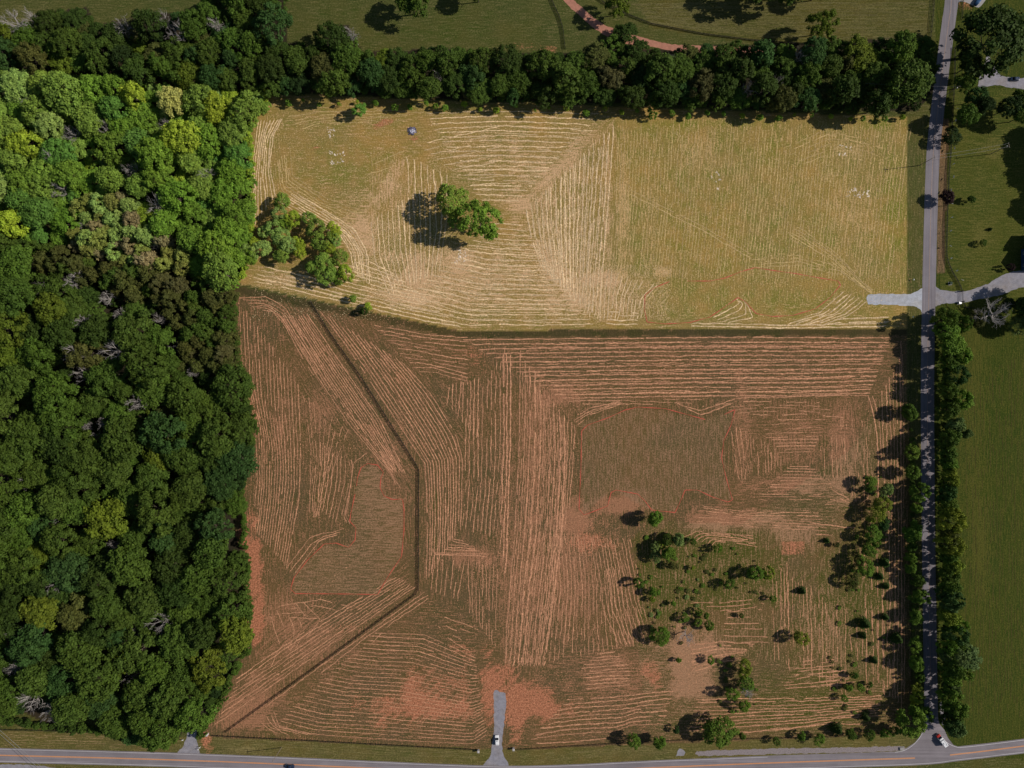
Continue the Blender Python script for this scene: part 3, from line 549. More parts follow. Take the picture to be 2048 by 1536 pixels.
s.scatter(16000, [(500, 620, 830, 930, .16), (640, 640, 1000, 900, .14), (960, 680, 1800, 800, .18), (1000, 800, 1160, 1330, .16), (520, 1200, 980, 1480, .22), (1020, 1300, 1400, 1480, .22), (1160, 1030, 1800, 1460, .4), (1470, 800, 1790, 1060, .22), (500, 900, 700, 1200, .08),
                 (1340, 1250, 1430, 1400, .08), (1130, 1020, 1240, 1110, .06), (1050, 760, 1180, 830, .08), (940, 1090, 1010, 1180, .06)], 0.2, ST)
s.build("hay_windrows", "rusty coloured ridges of raked hay all over the south field")
NT = (0.80, 0.58, 0.34); NP = (0.56, 0.40, 0.18)  # north hay tints carry the same painted brightening as their field
s = Rows(0.9)
f = lambda A, B, n, wid=0.5, **k: s.fam(A, B, n, wid, tint=NT, **k)
fp = lambda A, B, n, wid=0.5, **k: s.fam(A, B, n, wid, tint=NP, **k)
f([(516, 238), (507, 320), (501, 400), (498, 470)], [(568, 235), (545, 270), (540, 330), (552, 395)], 9, 0.42)
f([(590, 385), (660, 425), (710, 460), (737, 510), (738, 570)], [(552, 398), (620, 440), (680, 470), (700, 500), (706, 545)], 8, 0.45, keep=0.93)
fp([(578, 290), (585, 350), (650, 395), (730, 425)], [(554, 320), (562, 380), (620, 420), (700, 462)], 7, 0.3, keep=0.8)
fp([(575, 236), (640, 224), (780, 222), (850, 226)], [(590, 262), (640, 246), (700, 244), (730, 246)], 5, 0.28, keep=0.8)
fp([(740, 330), (810, 300)], [(700, 420), (740, 425)], 5, 0.25, keep=0.7)
f([(742, 438), (750, 520), (782, 592)], [(893, 345), (892, 450), (876, 548)], 15, 0.42, keep=0.92)
f([(815, 312), (818, 400)], [(880, 335), (884, 400)], 6, 0.35); f([(850, 228), (1000, 222), (1200, 228)], [(955, 398), (1040, 402)], 19, 0.42, keep=0.9)
f([(830, 290), (1000, 250), (1190, 262)], [(950, 380), (1060, 380)], 10, 0.2, keep=0.6, hgt=0.08)
f([(1052, 415), (1062, 470), (1085, 540)], [(1228, 248), (1216, 400), (1196, 640)], 19, 0.45, keep=0.92)
f([(1060, 400), (1075, 500), (1100, 560)], [(1216, 270), (1204, 400), (1180, 640)], 26, 0.2, keep=0.6, hgt=0.08)
f([(985, 445), (1020, 448), (1050, 452)], [(780, 618), (930, 650), (1190, 650)], 21, 0.4, keep=0.9)
f([(960, 480), (1060, 490)], [(830, 600), (930, 640), (1150, 646)], 18, 0.2, keep=0.6, hgt=0.08)
f([(732, 520), (792, 548)], [(505, 562), (690, 604), (850, 642), (925, 655)], 12, 0.42, keep=0.9, ends=8); f([(528, 532), (600, 548), (660, 570)], [(505, 556), (620, 580), (700, 600)], 4, 0.4)
f([(1205, 530), (1200, 642)], [(1318, 570), (1288, 600), (1282, 640)], 12, 0.38, keep=0.85); f([(1215, 624), (1280, 624)], [(1210, 648), (1280, 648)], 4, 0.4, keep=0.7)
fp([(1238, 248), (1232, 400), (1215, 560)], [(1822, 250), (1800, 400), (1780, 560)], 92, 0.2, keep=0.62, hgt=0.06, wob=0.15, ends=25)
fp([(1318, 572), (1296, 600), (1300, 640)], [(1350, 590), (1330, 610), (1340, 625)], 5, 0.22, keep=0.7); fp([(1260, 380), (1400, 450), (1510, 512)], [(1256, 386), (1396, 456), (1506, 518)], 2, 0.3, keep=0.85)
fp([(1570, 470), (1650, 520), (1745, 590)], [(1590, 450), (1670, 505), (1750, 585)], 6, 0.3, keep=0.75); fp([(1500, 535), (1600, 530), (1680, 550)], [(1500, 520), (1590, 510), (1670, 530)], 4, 0.22, keep=0.6)
f([(1690, 582), (1640, 625), (1560, 648)], [(1735, 600), (1700, 628), (1640, 652)], 7, 0.4); f([(1380, 646), (1580, 650), (1775, 646)], [(1380, 652), (1580, 655), (1775, 652)], 2, 0.55, keep=0.95)
f([(1660, 640), (1780, 634)], [(1650, 646), (1780, 642)], 2, 0.4, keep=0.8); f([(1470, 598), (1480, 606), (1420, 640)], [(1490, 600), (1505, 635), (1450, 645)], 4, 0.3)
fp([(1560, 300), (1650, 260), (1780, 290)], [(1600, 330), (1680, 300), (1750, 330)], 6, 0.2, keep=0.5, hgt=0.06)
s.scatter(16000, [(540, 230, 800, 400, .12), (730, 400, 900, 600, .2), (860, 225, 1200, 400, .22), (880, 480, 1200, 650, .35), (1050, 330, 1220, 640, .3), (1230, 250, 1800, 560, .35), (1190, 530, 1340, 640, .25), (1340, 540, 1780, 645, .15), (500, 540, 800, 640, .1),
                 (740, 440, 800, 600, .12), (780, 580, 880, 620, .1)], 0.18, NT)
s.scatter(60, [(655, 255, 672, 275, .2), (655, 300, 690, 330, .35), (1675, 290, 1705, 312, .2), (1690, 375, 1740, 395, .5), (1420, 330, 1440, 380, .2), (910, 500, 935, 525, .5)], 0.6, (0.74, 0.62, 0.50))
s.build("hay_windrows", "pale golden ridges of raked hay all over the north field")
s = Rows(1.0)
s.wk = 1.0; LT = (0.165, 0.145, 0.055)
s.fam([(1260, 8), (1500, 4), (1860, 6)], [(1300, 48), (1550, 76), (1860, 80)], 26, 0.16, tint=LT, keep=0.7, hgt=0.05, wob=0.1, ends=30)
s.fam([(1930, 760), (1935, 1100), (1925, 1440)], [(2060, 700), (2060, 1100), (2060, 1440)], 22, 0.25, tint=(0.075, 0.070, 0.015), keep=0.5, hgt=0.1, wob=0.3, ends=60)
s.fam([(430, 1478), (700, 1490), (960, 1506)], [(430, 1504), (700, 1520), (970, 1528)], 7, 0.16, tint=(0.19, 0.155, 0.06), keep=0.6, hgt=0.05, ends=40)
s.fam([(0, 1464), (200, 1468), (340, 1476)], [(0, 1490), (200, 1492), (350, 1500)], 6, 0.18, tint=(0.28, 0.20, 0.09), keep=0.6, hgt=0.05, ends=40)
s.fam([(1060, 1510), (1240, 1496), (1340, 1492)], [(1060, 1526), (1240, 1510), (1340, 1506)], 5, 0.16, tint=(0.19, 0.155, 0.06), keep=0.6, hgt=0.05, ends=40)
s.build("grass_clippings", "thin lines of clippings on the green verges and pasture")

# red tape round the test areas
TAPE = {
 "red tape outlining the blank area in the lower right of the north field": [[(1339, 563), (1310, 575), (1290, 590), (1289, 620), (1294, 644), (1330, 648), (1380, 645), (1420, 634), (1445, 617), (1476, 595), (1490, 603), (1512, 627), (1545, 633), (1585, 631), (1630, 618), (1660, 595), (1681, 570), (1676, 562), (1640, 556), (1590, 547), (1540, 540), (1510, 535), (1480, 544), (1450, 556), (1420, 562), (1375, 562)]],
 "red tape outlining the four cornered blank area west of the mown square": [[(1410, 839), (1370, 828), (1330, 817), (1275, 814), (1250, 820), (1215, 836), (1175, 850), (1163, 862), (1162, 930), (1158, 1018), (1168, 1030), (1215, 1012), (1222, 985), (1232, 980), (1275, 988), (1290, 1002), (1303, 1020), (1350, 1025), (1362, 1000), (1370, 980), (1395, 980), (1425, 994), (1455, 1004), (1465, 1000), (1452, 955), (1443, 915), (1448, 880), (1462, 850), (1470, 819), (1448, 829)]],
 "red tape outlining the boot shaped blank area west of the black fence": [[(710, 988), (702, 1025), (699, 1042), (712, 1056), (710, 1080), (697, 1095), (672, 1086), (648, 1088), (615, 1120), (588, 1155), (581, 1178), (590, 1187), (700, 1188), (755, 1189), (778, 1150), (803, 1113), (808, 1060), (808, 1020), (805, 998), (785, 999), (768, 992), (760, 975), (762, 955), (767, 945), (755, 930), (735, 927), (722, 935), (715, 955), (713, 972)]]}
for lb, lines in TAPE.items():
    m = MB()
    for ln in lines:
        L = resample_np(gp(ln), int(len(ln)*14)); L = np.concatenate([L])
        prev = None
        for i, p in enumerate(L):
            a_ = L[max(i-1, 0)]; b_ = L[min(i+1, len(L)-1)]; d = b_-a_; d = d/max(np.hypot(*d), 1e-6); nr = np.array([-d[1], d[0]])
            wv = 0.17+0.07*math.sin(i*0.31)+rnd.uniform(-.03, .03); z = 0.05+rnd.uniform(0, 0.03)
            cur = [(*(p+nr*wv), 0.004), (*(p+nr*wv*0.8), z), (*(p-nr*wv*0.8), z), (*(p-nr*wv), 0.004)]
            if prev: m.poly(prev+cur, [(0, 1, 5, 4), (1, 2, 6, 5), (2, 3, 7, 6)])
            prev = cur
    m.build("marking_tape", M['tape'], label=lb, cat="marking tape", group="red tape lines laid out on the fields")

# ------------------------------------------------------------------ fences
def fence(line, label, rails=4, h=1.35, thick=0.05, rail_h=0.15, post=0.13, spacing=2.6, group="black board fences", z0=0.0, shown=True):
    pts = [Vector((*p, 0)) for p in gp(line)]; L = [0.0]
    for a_, b_ in zip(pts, pts[1:]): L.append(L[-1]+(b_-a_).length)
    n = max(2, min(98, int(L[-1]/spacing)))
    def at(d):
        for i in range(len(pts)-1):
            if d <= L[i+1]+1e-6: return pts[i].lerp(pts[i+1], (d-L[i])/max(L[i+1]-L[i], 1e-6))
        return pts[-1].copy()
    c = pts[0]; root = empty("board_fence", c, label=label, cat="fence", group=group)
    for r in range(rails):
        m = MB(); z = 0.25+(h-0.32)*r/max(rails-1, 1)
        q = [at(L[-1]*i/n) for i in range(n+1)]
        for p_, q_ in zip(q, q[1:]):
            d = q_-p_; mid = (p_+q_)/2-c
            m.box((mid.x, mid.y, z+rnd.uniform(-.012, .012)), (d.length*1.0, thick, rail_h), math.atan2(d.y, d.x)+rnd.uniform(-.004, .004))
        m.build("rail", M['black'], root)
    pm = MB(); pm.box((0, 0, h/2), (post, post, h)); pm.box((0, 0, h+0.02), (post*1.25, post*1.25, 0.04))
    po = pm.build("post", M['black'], root)
    for i in range(n+1):
        o = po if i == 0 else po.copy()
        if i: COL.objects.link(o); o.parent = root
        p_ = at(L[-1]*i/n)-c
        d = at(min(L[-1], L[-1]*i/n+0.5))-at(max(0, L[-1]*i/n-0.5)); nn = Vector((-d.y, d.x, 0)).normalized()*0.10
        o.location = p_+nn; o.rotation_euler = (0, 0, math.atan2(d.y, d.x))
    return root
fence([(622, 603), (660, 665), (722, 752), (838, 937), (837, 1184), (760, 1240), (640, 1328), (452, 1463)], "long black board fence bending through the south field west of the mown rows", spacing=2.8)
fence([(-30, 1457), (100, 1460), (205, 1463), (330, 1468)], "black board fence between the south woods and the highway", rails=3)
fence([(425, 1470), (620, 1480), (800, 1490), (953, 1498)], "black board fence on the highway verge west of the white car", rails=3)
fence([(1031, 1498), (1240, 1485), (1360, 1479), (1500, 1476), (1640, 1473), (1780, 1466), (1822, 1458)], "black board fence on the highway verge east of the white car", rails=3, spacing=2.8)
fence([(1822, 1456), (1821, 1200), (1820, 1000), (1819, 800), (1819, 668)], "thin black rail fence behind the row of small roadside trees", rails=2, h=1.2, rail_h=0.07, thick=0.03, post=0.09)
fence([(1908, 95), (1907, 170), (1903, 240), (1900, 300), (1896, 350), (1893, 420), (1891, 505), (1893, 520), (1902, 543), (1914, 562), (1920, 575), (1922, 582)], "black board fence with white flags along the lane")
fence([(1924, 604), (1924, 614), (1945, 616)], "short end of black board fence south of the driveway gate")
fence([(1096, -20), (1108, 12), (1119, 35), (1126, 60), (1130, 98)], "black board fence curving across the dark pasture above the tree belt")
fence([(1170, -30), (1205, 5), (1250, 28), (1300, 48), (1400, 68), (1500, 81), (1600, 88), (1720, 90)], "long black board fence curving beside the red clay track")
fence([(1869, -30), (1865, 20), (1860, 75)], "black board fence along the west verge of the lane, north end", rails=3)
fence([(1925, -10), (1922, 40)], "short black board fence beside the concrete apron", rails=3)
# gate
g = empty("driveway_gate", (*G(1921.5, 583), 0), label="black metal swing gate across the pale gravel driveway", cat="gate")
a_, b_ = Vector((*G(1922, 583), 0)), Vector((*G(1923.5, 603.5), 0)); o_ = a_.copy(); d = b_-a_
def sub_box(m, t0, t1, z, hh, th=0.05):
    p, q = a_.lerp(b_, t0)-o_, a_.lerp(b_, t1)-o_; mid = (p+q)/2
    m.box((mid.x, mid.y, z), ((q-p).length, th, hh), math.atan2(d.y, d.x))
g.location = o_
for k in range(2):
    m = MB(); t0, t1 = (0.02, 0.49) if k == 0 else (0.51, 0.98)
    for z in (0.3, 0.7, 1.1, 1.5): sub_box(m, t0, t1, z, 0.06)
    for t in np.linspace(t0, t1, 9): p = a_.lerp(b_, t)-o_; m.box((p.x, p.y, 0.92), (0.03, 0.03, 1.25))
    m.build("gate_leaf", M['black'], g)
for t in (0, 1):
    p = a_.lerp(b_, t)-o_; m = MB(); m.box((p.x, p.y, 1.0), (0.4, 0.4, 2.0)); m.box((p.x, p.y, 2.04), (0.5, 0.5, 0.08)); m.build("gate_post", M['black'], g)
# white flags along the fence
for n_, (x, y) in enumerate([(1906, 222), (1903, 248), (1901, 303), (1898, 333), (1899, 360), (1894, 386), (1894, 411), (1894, 439), (1892, 466), (1892, 494), (1893, 520), (1904, 545), (1915, 562)]):
    px, py = G(x, y); r_ = empty("flag_pole", (px, py, 0), label="white flag on a thin pole, %s from the north along the fenced lane" % ["first", "second", "third", "fourth", "fifth", "sixth", "seventh", "eighth", "ninth", "tenth", "eleventh", "twelfth", "thirteenth"][n_], cat="flag", group="white flags along the lane fence")
    m = MB(); m.tube((0, 0, 0), (0, 0, 3.6), 0.04, 0.03); m.tube((0, 0, 3.6), (0, 0, 3.7), 0.07, 0.02); m.build("pole", M['metal'], r_)
    m = MB(); a0 = rnd.uniform(-0.6, 0.6)+(0.9 if n_ % 3 else 0); vs = []
    for i in range(7):
        u = i/6*1.1
        for z in (3.5, 2.8): vs.append((u*math.cos(a0)+0.06*math.sin(i*1.3), u*math.sin(a0)+0.12*math.sin(i*1.4)+(0.3 if z < 3 else 0), z-0.15*u))
    m.poly(vs, [(2*i, 2*i+2, 2*i+3, 2*i+1) for i in range(6)]); o = m.build("cloth", M['flag'], r_); md = o.modifiers.new("thick", 'SOLIDIFY'); md.thickness = 0.01

# ------------------------------------------------------------------ trees
def unit(n):
    v = R.normal(0, 1, (n, 3)); return v/np.linalg.norm(v, axis=1)[:, None]
def ico(sub=1):
    bm = bmesh.new(); bmesh.ops.create_icosphere(bm, subdivisions=sub, radius=1); v = np.array([x.co[:] for x in bm.verts]); f = np.array([[q.index for q in p.verts] for p in bm.faces]); bm.free(); return v, f
ICO = ico(1)
def crown_np(Rr, Hh, zc, nl, lr, nleaf, ls, bottom=-0.25, fill=1.0, core=True, irr=0.18):
    """leaf sprays spread over a crown of many clumps; radius Rr, half height Hh, centre zc"""
    V_, T_, C_ = [], [], []; nv = 0
    cs = []
    ga = math.pi*(3-math.sqrt(5)); ph0 = R.uniform(0, 6.28)
    bumps = [(unit(1)[0], R.uniform(-irr, irr*1.3)) for _ in range(9)]
    for i in range(nl):
        z = 1-(i+0.5)/nl*(1-bottom); rr = math.sqrt(max(0, 1-z*z)); a_ = ph0+i*ga+R.uniform(-.35, .35)
        dv = np.array([rr*math.cos(a_), rr*math.sin(a_), z]); k = 1.0+sum(b*max(0, float(dv @ u))**3 for u, b in bumps)+R.uniform(-0.16, 0.07)
        cs.append((dv*k*np.array([Rr-lr*0.6, Rr-lr*0.6, Hh-lr*0.5])+np.array([0, 0, zc]), lr*R.uniform(0.65, 1.3)))
    for c, r in cs:
        if R.rand() > fill: continue
        n = int(nleaf*(r/lr)**2); dv = unit(n); dv[:, 2] = np.where(dv[:, 2] < -0.35, -dv[:, 2], dv[:, 2])
        p = c+dv*r*R.uniform(0.72, 1.12, (n, 1))
        nrm = dv*0.75+unit(n)*0.65+np.array([0, 0, 0.25]); nrm /= np.linalg.norm(nrm, axis=1)[:, None]
        u = np.cross(nrm, unit(n)); u /= np.maximum(np.linalg.norm(u, axis=1)[:, None], 1e-5); v_ = np.cross(nrm, u)
        sz = ls*R.uniform(0.55, 1.35, (n, 1)); asp = R.uniform(0.55, 1.0, (n, 1))
        q = np.stack([p-u*sz*0.5, p-v_*sz*asp*0.5+u*sz*0.1, p+u*sz*0.5, p+v_*sz*asp*0.5-u*sz*0.1], 1).reshape(-1, 3)
        b = nv+4*np.arange(n)
        T_.append(np.concatenate([np.stack([b, b+1, b+2], 1), np.stack([b, b+2, b+3], 1)])); V_.append(q)
        cl = R.uniform(0.3, 0.7); cc = np.clip(np.stack([R.normal(cl, 0.16, n), np.full(n, R.uniform(0, 1))], 1), 0, 1); C_.append(np.repeat(np.concatenate([cc, np.zeros((n, 1))], 1), 4, 0)); nv += 4*n
        if core:
            iv = ICO[0]*r*0.62*(1+R.uniform(-.15, .15, (len(ICO[0]), 1)))+c
            V_.append(iv); T_.append(ICO[1]+nv); C_.append(np.tile([cl*0.8, 0.2, 0], (len(iv), 1))); nv += len(iv)
    return np.concatenate(V_), np.concatenate(T_), np.concatenate(C_)
def crown_mesh(name, *a, **k):
    V_, T_, C_ = crown_np(*a, **k); return mesh_np(name, V_, T_, M['leaf'], col=dict(leaf=C_)), (V_, T_, C_)
def cone_np(Rr, Hh, n, ls):
    """evergreen: sprays in drooping tiers from the ground to a pointed top"""
    zt = R.uniform(0, 1, n)**0.75; a_ = R.uniform(0, 2*math.pi, n); tier = 0.82+0.18*np.sin(zt*Hh*5.0+np.sin(a_*5)*1.2)
    rr = Rr*(1-zt)**0.8*tier*R.uniform(0.6, 1.08, n)*(1+0.15*np.sin(a_*3+1.3))
    p = np.stack([rr*np.cos(a_), rr*np.sin(a_), 0.25+zt*Hh], 1)
    nrm = np.stack([np.cos(a_), np.sin(a_), np.full(n, 0.7)], 1)+unit(n)*0.6; nrm /= np.linalg.norm(nrm, axis=1)[:, None]
    u = np.stack([np.cos(a_), np.sin(a_), np.full(n, -0.25)], 1)+unit(n)*0.3; u -= nrm*np.sum(u*nrm, 1)[:, None]; u /= np.linalg.norm(u, axis=1)[:, None]; v_ = np.cross(nrm, u)
    sz = ls*R.uniform(0.6, 1.4, (n, 1))
    q = np.stack([p-u*sz*0.5, p-v_*sz*0.25, p+u*sz*0.5, p+v_*sz*0.25], 1).reshape(-1, 3); b = 4*np.arange(n)
    T_ = np.concatenate([np.stack([b, b+1, b+2], 1), np.stack([b, b+2, b+3], 1)])
    C_ = np.repeat(np.stack([np.clip(R.normal(0.5, 0.2, n), 0, 1), R.uniform(0, 1, n)*0.5, np.zeros(n)], 1), 4, 0)
    return q, T_, C_
def limbs(m, base_h, Rr, Hc, n, r0):
    m.tube((0, 0, 0), (0, 0, base_h), r0, r0*0.72, 8); m.tube((0, 0, base_h), (0.2, 0.1, Hc), r0*0.72, r0*0.2, 6)
    for i in range(n):
        a_ = i*2.4+R.uniform(-.4, .4); z0 = base_h*R.uniform(0.75, 1.0)+(Hc-base_h)*R.uniform(0, 0.5); e = Rr*R.uniform(0.45, 0.75)
        p1 = (e*0.45*math.cos(a_), e*0.45*math.sin(a_), z0+e*0.3); p2 = (e*math.cos(a_+.2), e*math.sin(a_+.2), z0+e*R.uniform(0.4, 0.8))
        m.tube((0, 0, z0), p1, r0*0.38, r0*0.26, 5); m.tube(p1, p2, r0*0.26, r0*0.08, 5)
    return m
def trunk_mesh(*a):
    m = limbs(MB(), *a); me = bpy.data.meshes.new("trunk"); me.from_pydata(m.v, [], m.f); me.materials.append(M['bark']); return me
# prototypes: (crown mesh, trunk mesh, raw arrays, radius, crown centre height)
PROTO = {}
PROTO['oak'] = []
for k in range(7):
    me, raw = crown_mesh("crown", 6.0, R.uniform(4.4, 5.6), 9.5, 54, 1.38, 66, 0.66, bottom=-0.05, irr=0.5)
    PROTO['oak'].append((me, trunk_mesh(5.5, 6.0, 12.0, 9, 0.32), raw, 6.0, 9.5))
PROTO['round'] = []
for k in range(5):
    me, raw = crown_mesh("crown", 3.6, R.uniform(3.0, 3.8), 5.2, 34, 1.0, 74, 0.50, bottom=-0.45, irr=0.55)
    PROTO['round'].append((me, trunk_mesh(2.4, 3.6, 7.0, 7, 0.18), raw, 3.6, 5.2))
PROTO['open'] = []
for k in range(5):
    me, raw = crown_mesh("crown", 4.2, R.uniform(3.2, 4.0), 6.2, 56, 1.05, 84, 0.50, bottom=-0.4, fill=0.88, core=False, irr=0.34)
    PROTO['open'].append((me, trunk_mesh(2.6, 4.2, 8.6, 12, 0.17), raw, 4.2, 6.2))
PROTO['cedar'] = []                # loose, feathery evergreens of the wood: narrow clumps, ragged sprays
for k in range(4):
    me, raw = crown_mesh("crown", 3.6, 5.6, 8.0, 60, 0.9, 46, 0.55, bottom=-0.3, fill=0.85, core=True, irr=0.45)
    PROTO['cedar'].append((me, trunk_mesh(4.0, 3.6, 12.0, 10, 0.18), raw, 3.6, 8.0))
PROTO['cone'] = []
for k in range(4):
    V_, T_, C_ = cone_np(1.5, 6.0, 1500, 0.42); PROTO['cone'].append((mesh_np("crown", V_, T_, M['leaf'], col=dict(leaf=C_)), trunk_mesh(0.8, 0.3, 5.4, 2, 0.11), (V_, T_, C_), 1.5, 3.0))
def branchy(m, p, d, L, r, lev):
    q = p+d*L*0.5+Vector((R.uniform(-.12, .12), R.uniform(-.12, .12), 0.04))*L; e = q+(d+Vector((R.uniform(-.25, .25), R.uniform(-.25, .25), 0.12))).normalized()*L*0.5
    m.tube(p, q, r, r*0.8, 5 if lev > 1 else 3); m.tube(q, e, r*0.8, r*0.55, 5 if lev > 1 else 3)
    if lev <= 0: return
    for k in range(4 if lev > 1 else 3):
        s_ = R.uniform(0.3, 1.0); b = p.lerp(e, s_) if s_ < 0.95 else e
        nd = (d*0.8+Vector(unit(1)[0])*0.85+Vector((0, 0, 0.25))).normalized(); branchy(m, b, nd, L*R.uniform(0.45, 0.7), r*0.48, lev-1)
PROTO['dead'] = []
for k in range(5):
    m = MB(); lean = Vector((R.uniform(-.25, .25), R.uniform(-.25, .25), 1)).normalized()
    m.tube((0, 0, 0), lean*5, 0.26, 0.2, 7)
    for j in range(7):
        a_ = j*0.9+R.uniform(-.3, .3); branchy(m, lean*R.uniform(3.5, 6.0), Vector((math.cos(a_), math.sin(a_), R.uniform(0.3, 1.0))).normalized(), R.uniform(3.0, 4.6), 0.17, 3)
    branchy(m, lean*5, lean, 4.5, 0.2, 3)
    me = bpy.data.meshes.new("crown"); me.from_pydata(m.v, [], m.f); me.materials.append(M['dead']); PROTO['dead'].append((me, None, None, 4.5, 8.5))
COLS = dict(dark=(0.038, 0.068, 0.011), deep=(0.024, 0.048, 0.011), mid=(0.061, 0.104, 0.015), green=(0.068, 0.122, 0.016), yellow=(0.100, 0.142, 0.014), olive=(0.080, 0.092, 0.022), brown=(0.085, 0.088, 0.030), teal=(0.040, 0.088, 0.020), pale=(0.10, 0.155, 0.045), plum=(0.035, 0.02, 0.02),
            lit_green=(0.140, 0.250, 0.028), lit_mid=(0.175, 0.275, 0.042), lit_yellow=(0.26, 0.36, 0.032), lit_pale=(0.42, 0.44, 0.12), lit_teal=(0.105, 0.225, 0.038), lit_olive=(0.215, 0.25, 0.055), lit_sage=(0.24, 0.36, 0.085), lit_brown=(0.25, 0.22, 0.10), bush=(0.105, 0.185, 0.022), ybush=(0.165, 0.215, 0.024), pbush=(0.15, 0.215, 0.06))  # parcel leaves with its brighter highlight painted in; bush tones are plain
WORD = dict(dark="dark green", deep="very dark green", mid="mid green", green="fresh green", yellow="yellow green", olive="olive", brown="brownish", teal="blue green", pale="pale green", plum="dark purple",
            lit_green="leafy green", lit_mid="light green", lit_yellow="bright yellow green", lit_pale="pale yellow", lit_teal="soft blue green", lit_olive="light olive", lit_sage="sage green", lit_brown="light brown", bush="green", ybush="yellow green", pbush="pale green")
def plant(proto, x, y, r, colr, label, name="broadleaf_tree", cat="tree", group=None, hs=1.0, hv=(0.93, 1.07)):
    """x, y: where the middle of the crown is seen on the plan; r: crown radius, plan units"""
    k = R.randint(len(PROTO[proto])); me, tr, raw, pr, pz = PROTO[proto][k]
    sx = r*S/pr*(HC-pz)/HC; sx *= 1.2 if proto == 'cone' else 1.0; sz = (sx if name == 'shrub' else 0.55*sx+0.45)*hs*R.uniform(*hv) if proto != 'cone' else sx*hs*0.72*0.5
    px, py = lift(x, y, pz*sz*1.05)
    root = empty(name, (px, py, 0), R.uniform(0, 6.28), label=label, cat=cat, group=group); root.scale = (sx*R.uniform(0.94, 1.06), sx*R.uniform(0.94, 1.06), sz)
    o = link("crown", me, root)
    c = np.array(COLS[colr])*R.uniform(0.88, 1.14)*(1+R.uniform(-.05, .05, 3)) if colr else np.ones(3)
    o.color = (*np.clip(c, 0, 1), 1)
    if tr: link("trunk", tr, root)
    return root
# woods: crown positions spread so that they touch
def darts(poly, r0, r1, n, tries=9000, sep=0.74, exist=None, seed=1):
    rs = random.Random(seed); xs = [p[0] for p in poly]; ys = [p[1] for p in poly]; pts = exist if exist is not None else []; new = []
    pa = np.array(poly)
    cand = np.stack([np.array([rs.uniform(min(xs), max(xs)) for _ in range(tries)]), np.array([rs.uniform(min(ys), max(ys)) for _ in range(tries)])], 1)
    ok = pip(cand, poly)
    closed = list(poly)+[poly[0]]; ed = seg_dist(cand, closed)
    for q in range(tries):
        if not ok[q] or len(new) >= n: continue
        x, y = cand[q]; r = (r1+(r0-r1)*min(1, (q/tries)*1.6))*rs.uniform(0.86, 1.1)
        if ed[q] < r*0.55: continue
        if all((x-a_)**2+(y-b_)**2 > (sep*(r+c_))**2 for a_, b_, c_ in pts): pts.append((x, y, r)); new.append((x, y, r))
    return new
def pick(rs, wts): return rs.choices(list(wts), list(wts.values()))[0]
rs = random.Random(5)
def ordinal(n):
    w_ = ["", "first", "second", "third", "fourth", "fifth", "sixth", "seventh", "eighth", "ninth", "tenth", "eleventh", "twelfth"]
    return w_[n] if n < len(w_) else "%d%s" % (n, "th" if 10 <= n % 100 <= 20 else {1: "st", 2: "nd", 3: "rd"}.get(n % 10, "th"))
woods = []     # (x, y, r, proto, colour, wood)
exist = []
# notable trees of the woods, placed by hand
HAND = [(345, 205, 26, 'oak', 'lit_pale', 'P'), (330, 190, 20, 'oak', 'lit_mid', 'P'), (262, 190, 26, 'oak', 'lit_yellow', 'P'), (80, 430, 34, 'oak', 'lit_teal', 'P'), (58, 290, 26, 'oak', 'lit_yellow', 'P'), (365, 350, 18, 'round', 'lit_yellow', 'P'), (182, 318, 17, 'round', 'lit_yellow', 'P'), (415, 318, 14, 'round', 'lit_sage', 'P'), (292, 430, 24, 'oak', 'lit_yellow', 'P'), (455, 460, 28, 'oak', 'lit_green', 'P'), (388, 428, 24, 'oak', 'lit_green', 'P'), (430, 220, 26, 'oak', 'lit_yellow', 'P'),
        (62, 870, 46, 'oak', 'mid', 'S'), (250, 875, 38, 'oak', 'mid', 'S'), (310, 835, 13, 'round', 'yellow', 'S'), (50, 825, 16, 'round', 'yellow', 'S'), (320, 915, 30, 'oak', 'yellow', 'S'), (235, 945, 36, 'oak', 'mid', 'S'), (470, 920, 40, 'oak', 'teal', 'S'), (190, 800, 36, 'oak', 'mid', 'S'), (415, 1330, 34, 'oak', 'yellow', 'S'), (380, 1230, 34, 'oak', 'mid', 'S'), (470, 1010, 26, 'oak', 'green', 'S'), (75, 1110, 30, 'oak', 'yellow', 'S'), (280, 1300, 40, 'oak', 'mid', 'S'), (425, 1015, 26, 'oak', 'mid', 'S'), (110, 1000, 36, 'oak', 'mid', 'S'), (290, 730, 36, 'oak', 'mid', 'S'), (40, 760, 36, 'oak', 'mid', 'S'), (370, 800, 34, 'oak', 'mid', 'S'), (100, 620, 30, 'oak', 'yellow', 'S'),
        (1820, 170, 46, 'oak', 'mid', 'N'), (1725, 110, 34, 'oak', 'yellow', 'N'), (1800, 100, 28, 'oak', 'green', 'N'), (1852, 92, 20, 'round', 'mid', 'N'), (545, 50, 34, 'oak', 'teal', 'N'), (152, 38, 24, 'oak', 'dark', 'N'), (100, 45, 26, 'oak', 'dark', 'N'), (280, 92, 20, 'round', 'yellow', 'N'), (670, 80, 30, 'oak', 'dark', 'N'), (1245, 66, 22, 'round', 'dark', 'N'), (1218, 98, 18, 'round', 'green', 'N'), (1755, 160, 28, 'oak', 'mid', 'N'), (590, 120, 28, 'oak', 'mid', 'N'), (690, 120, 30, 'oak', 'mid', 'N')]
for h_ in HAND: woods.append(h_); exist.append(h_[:3])
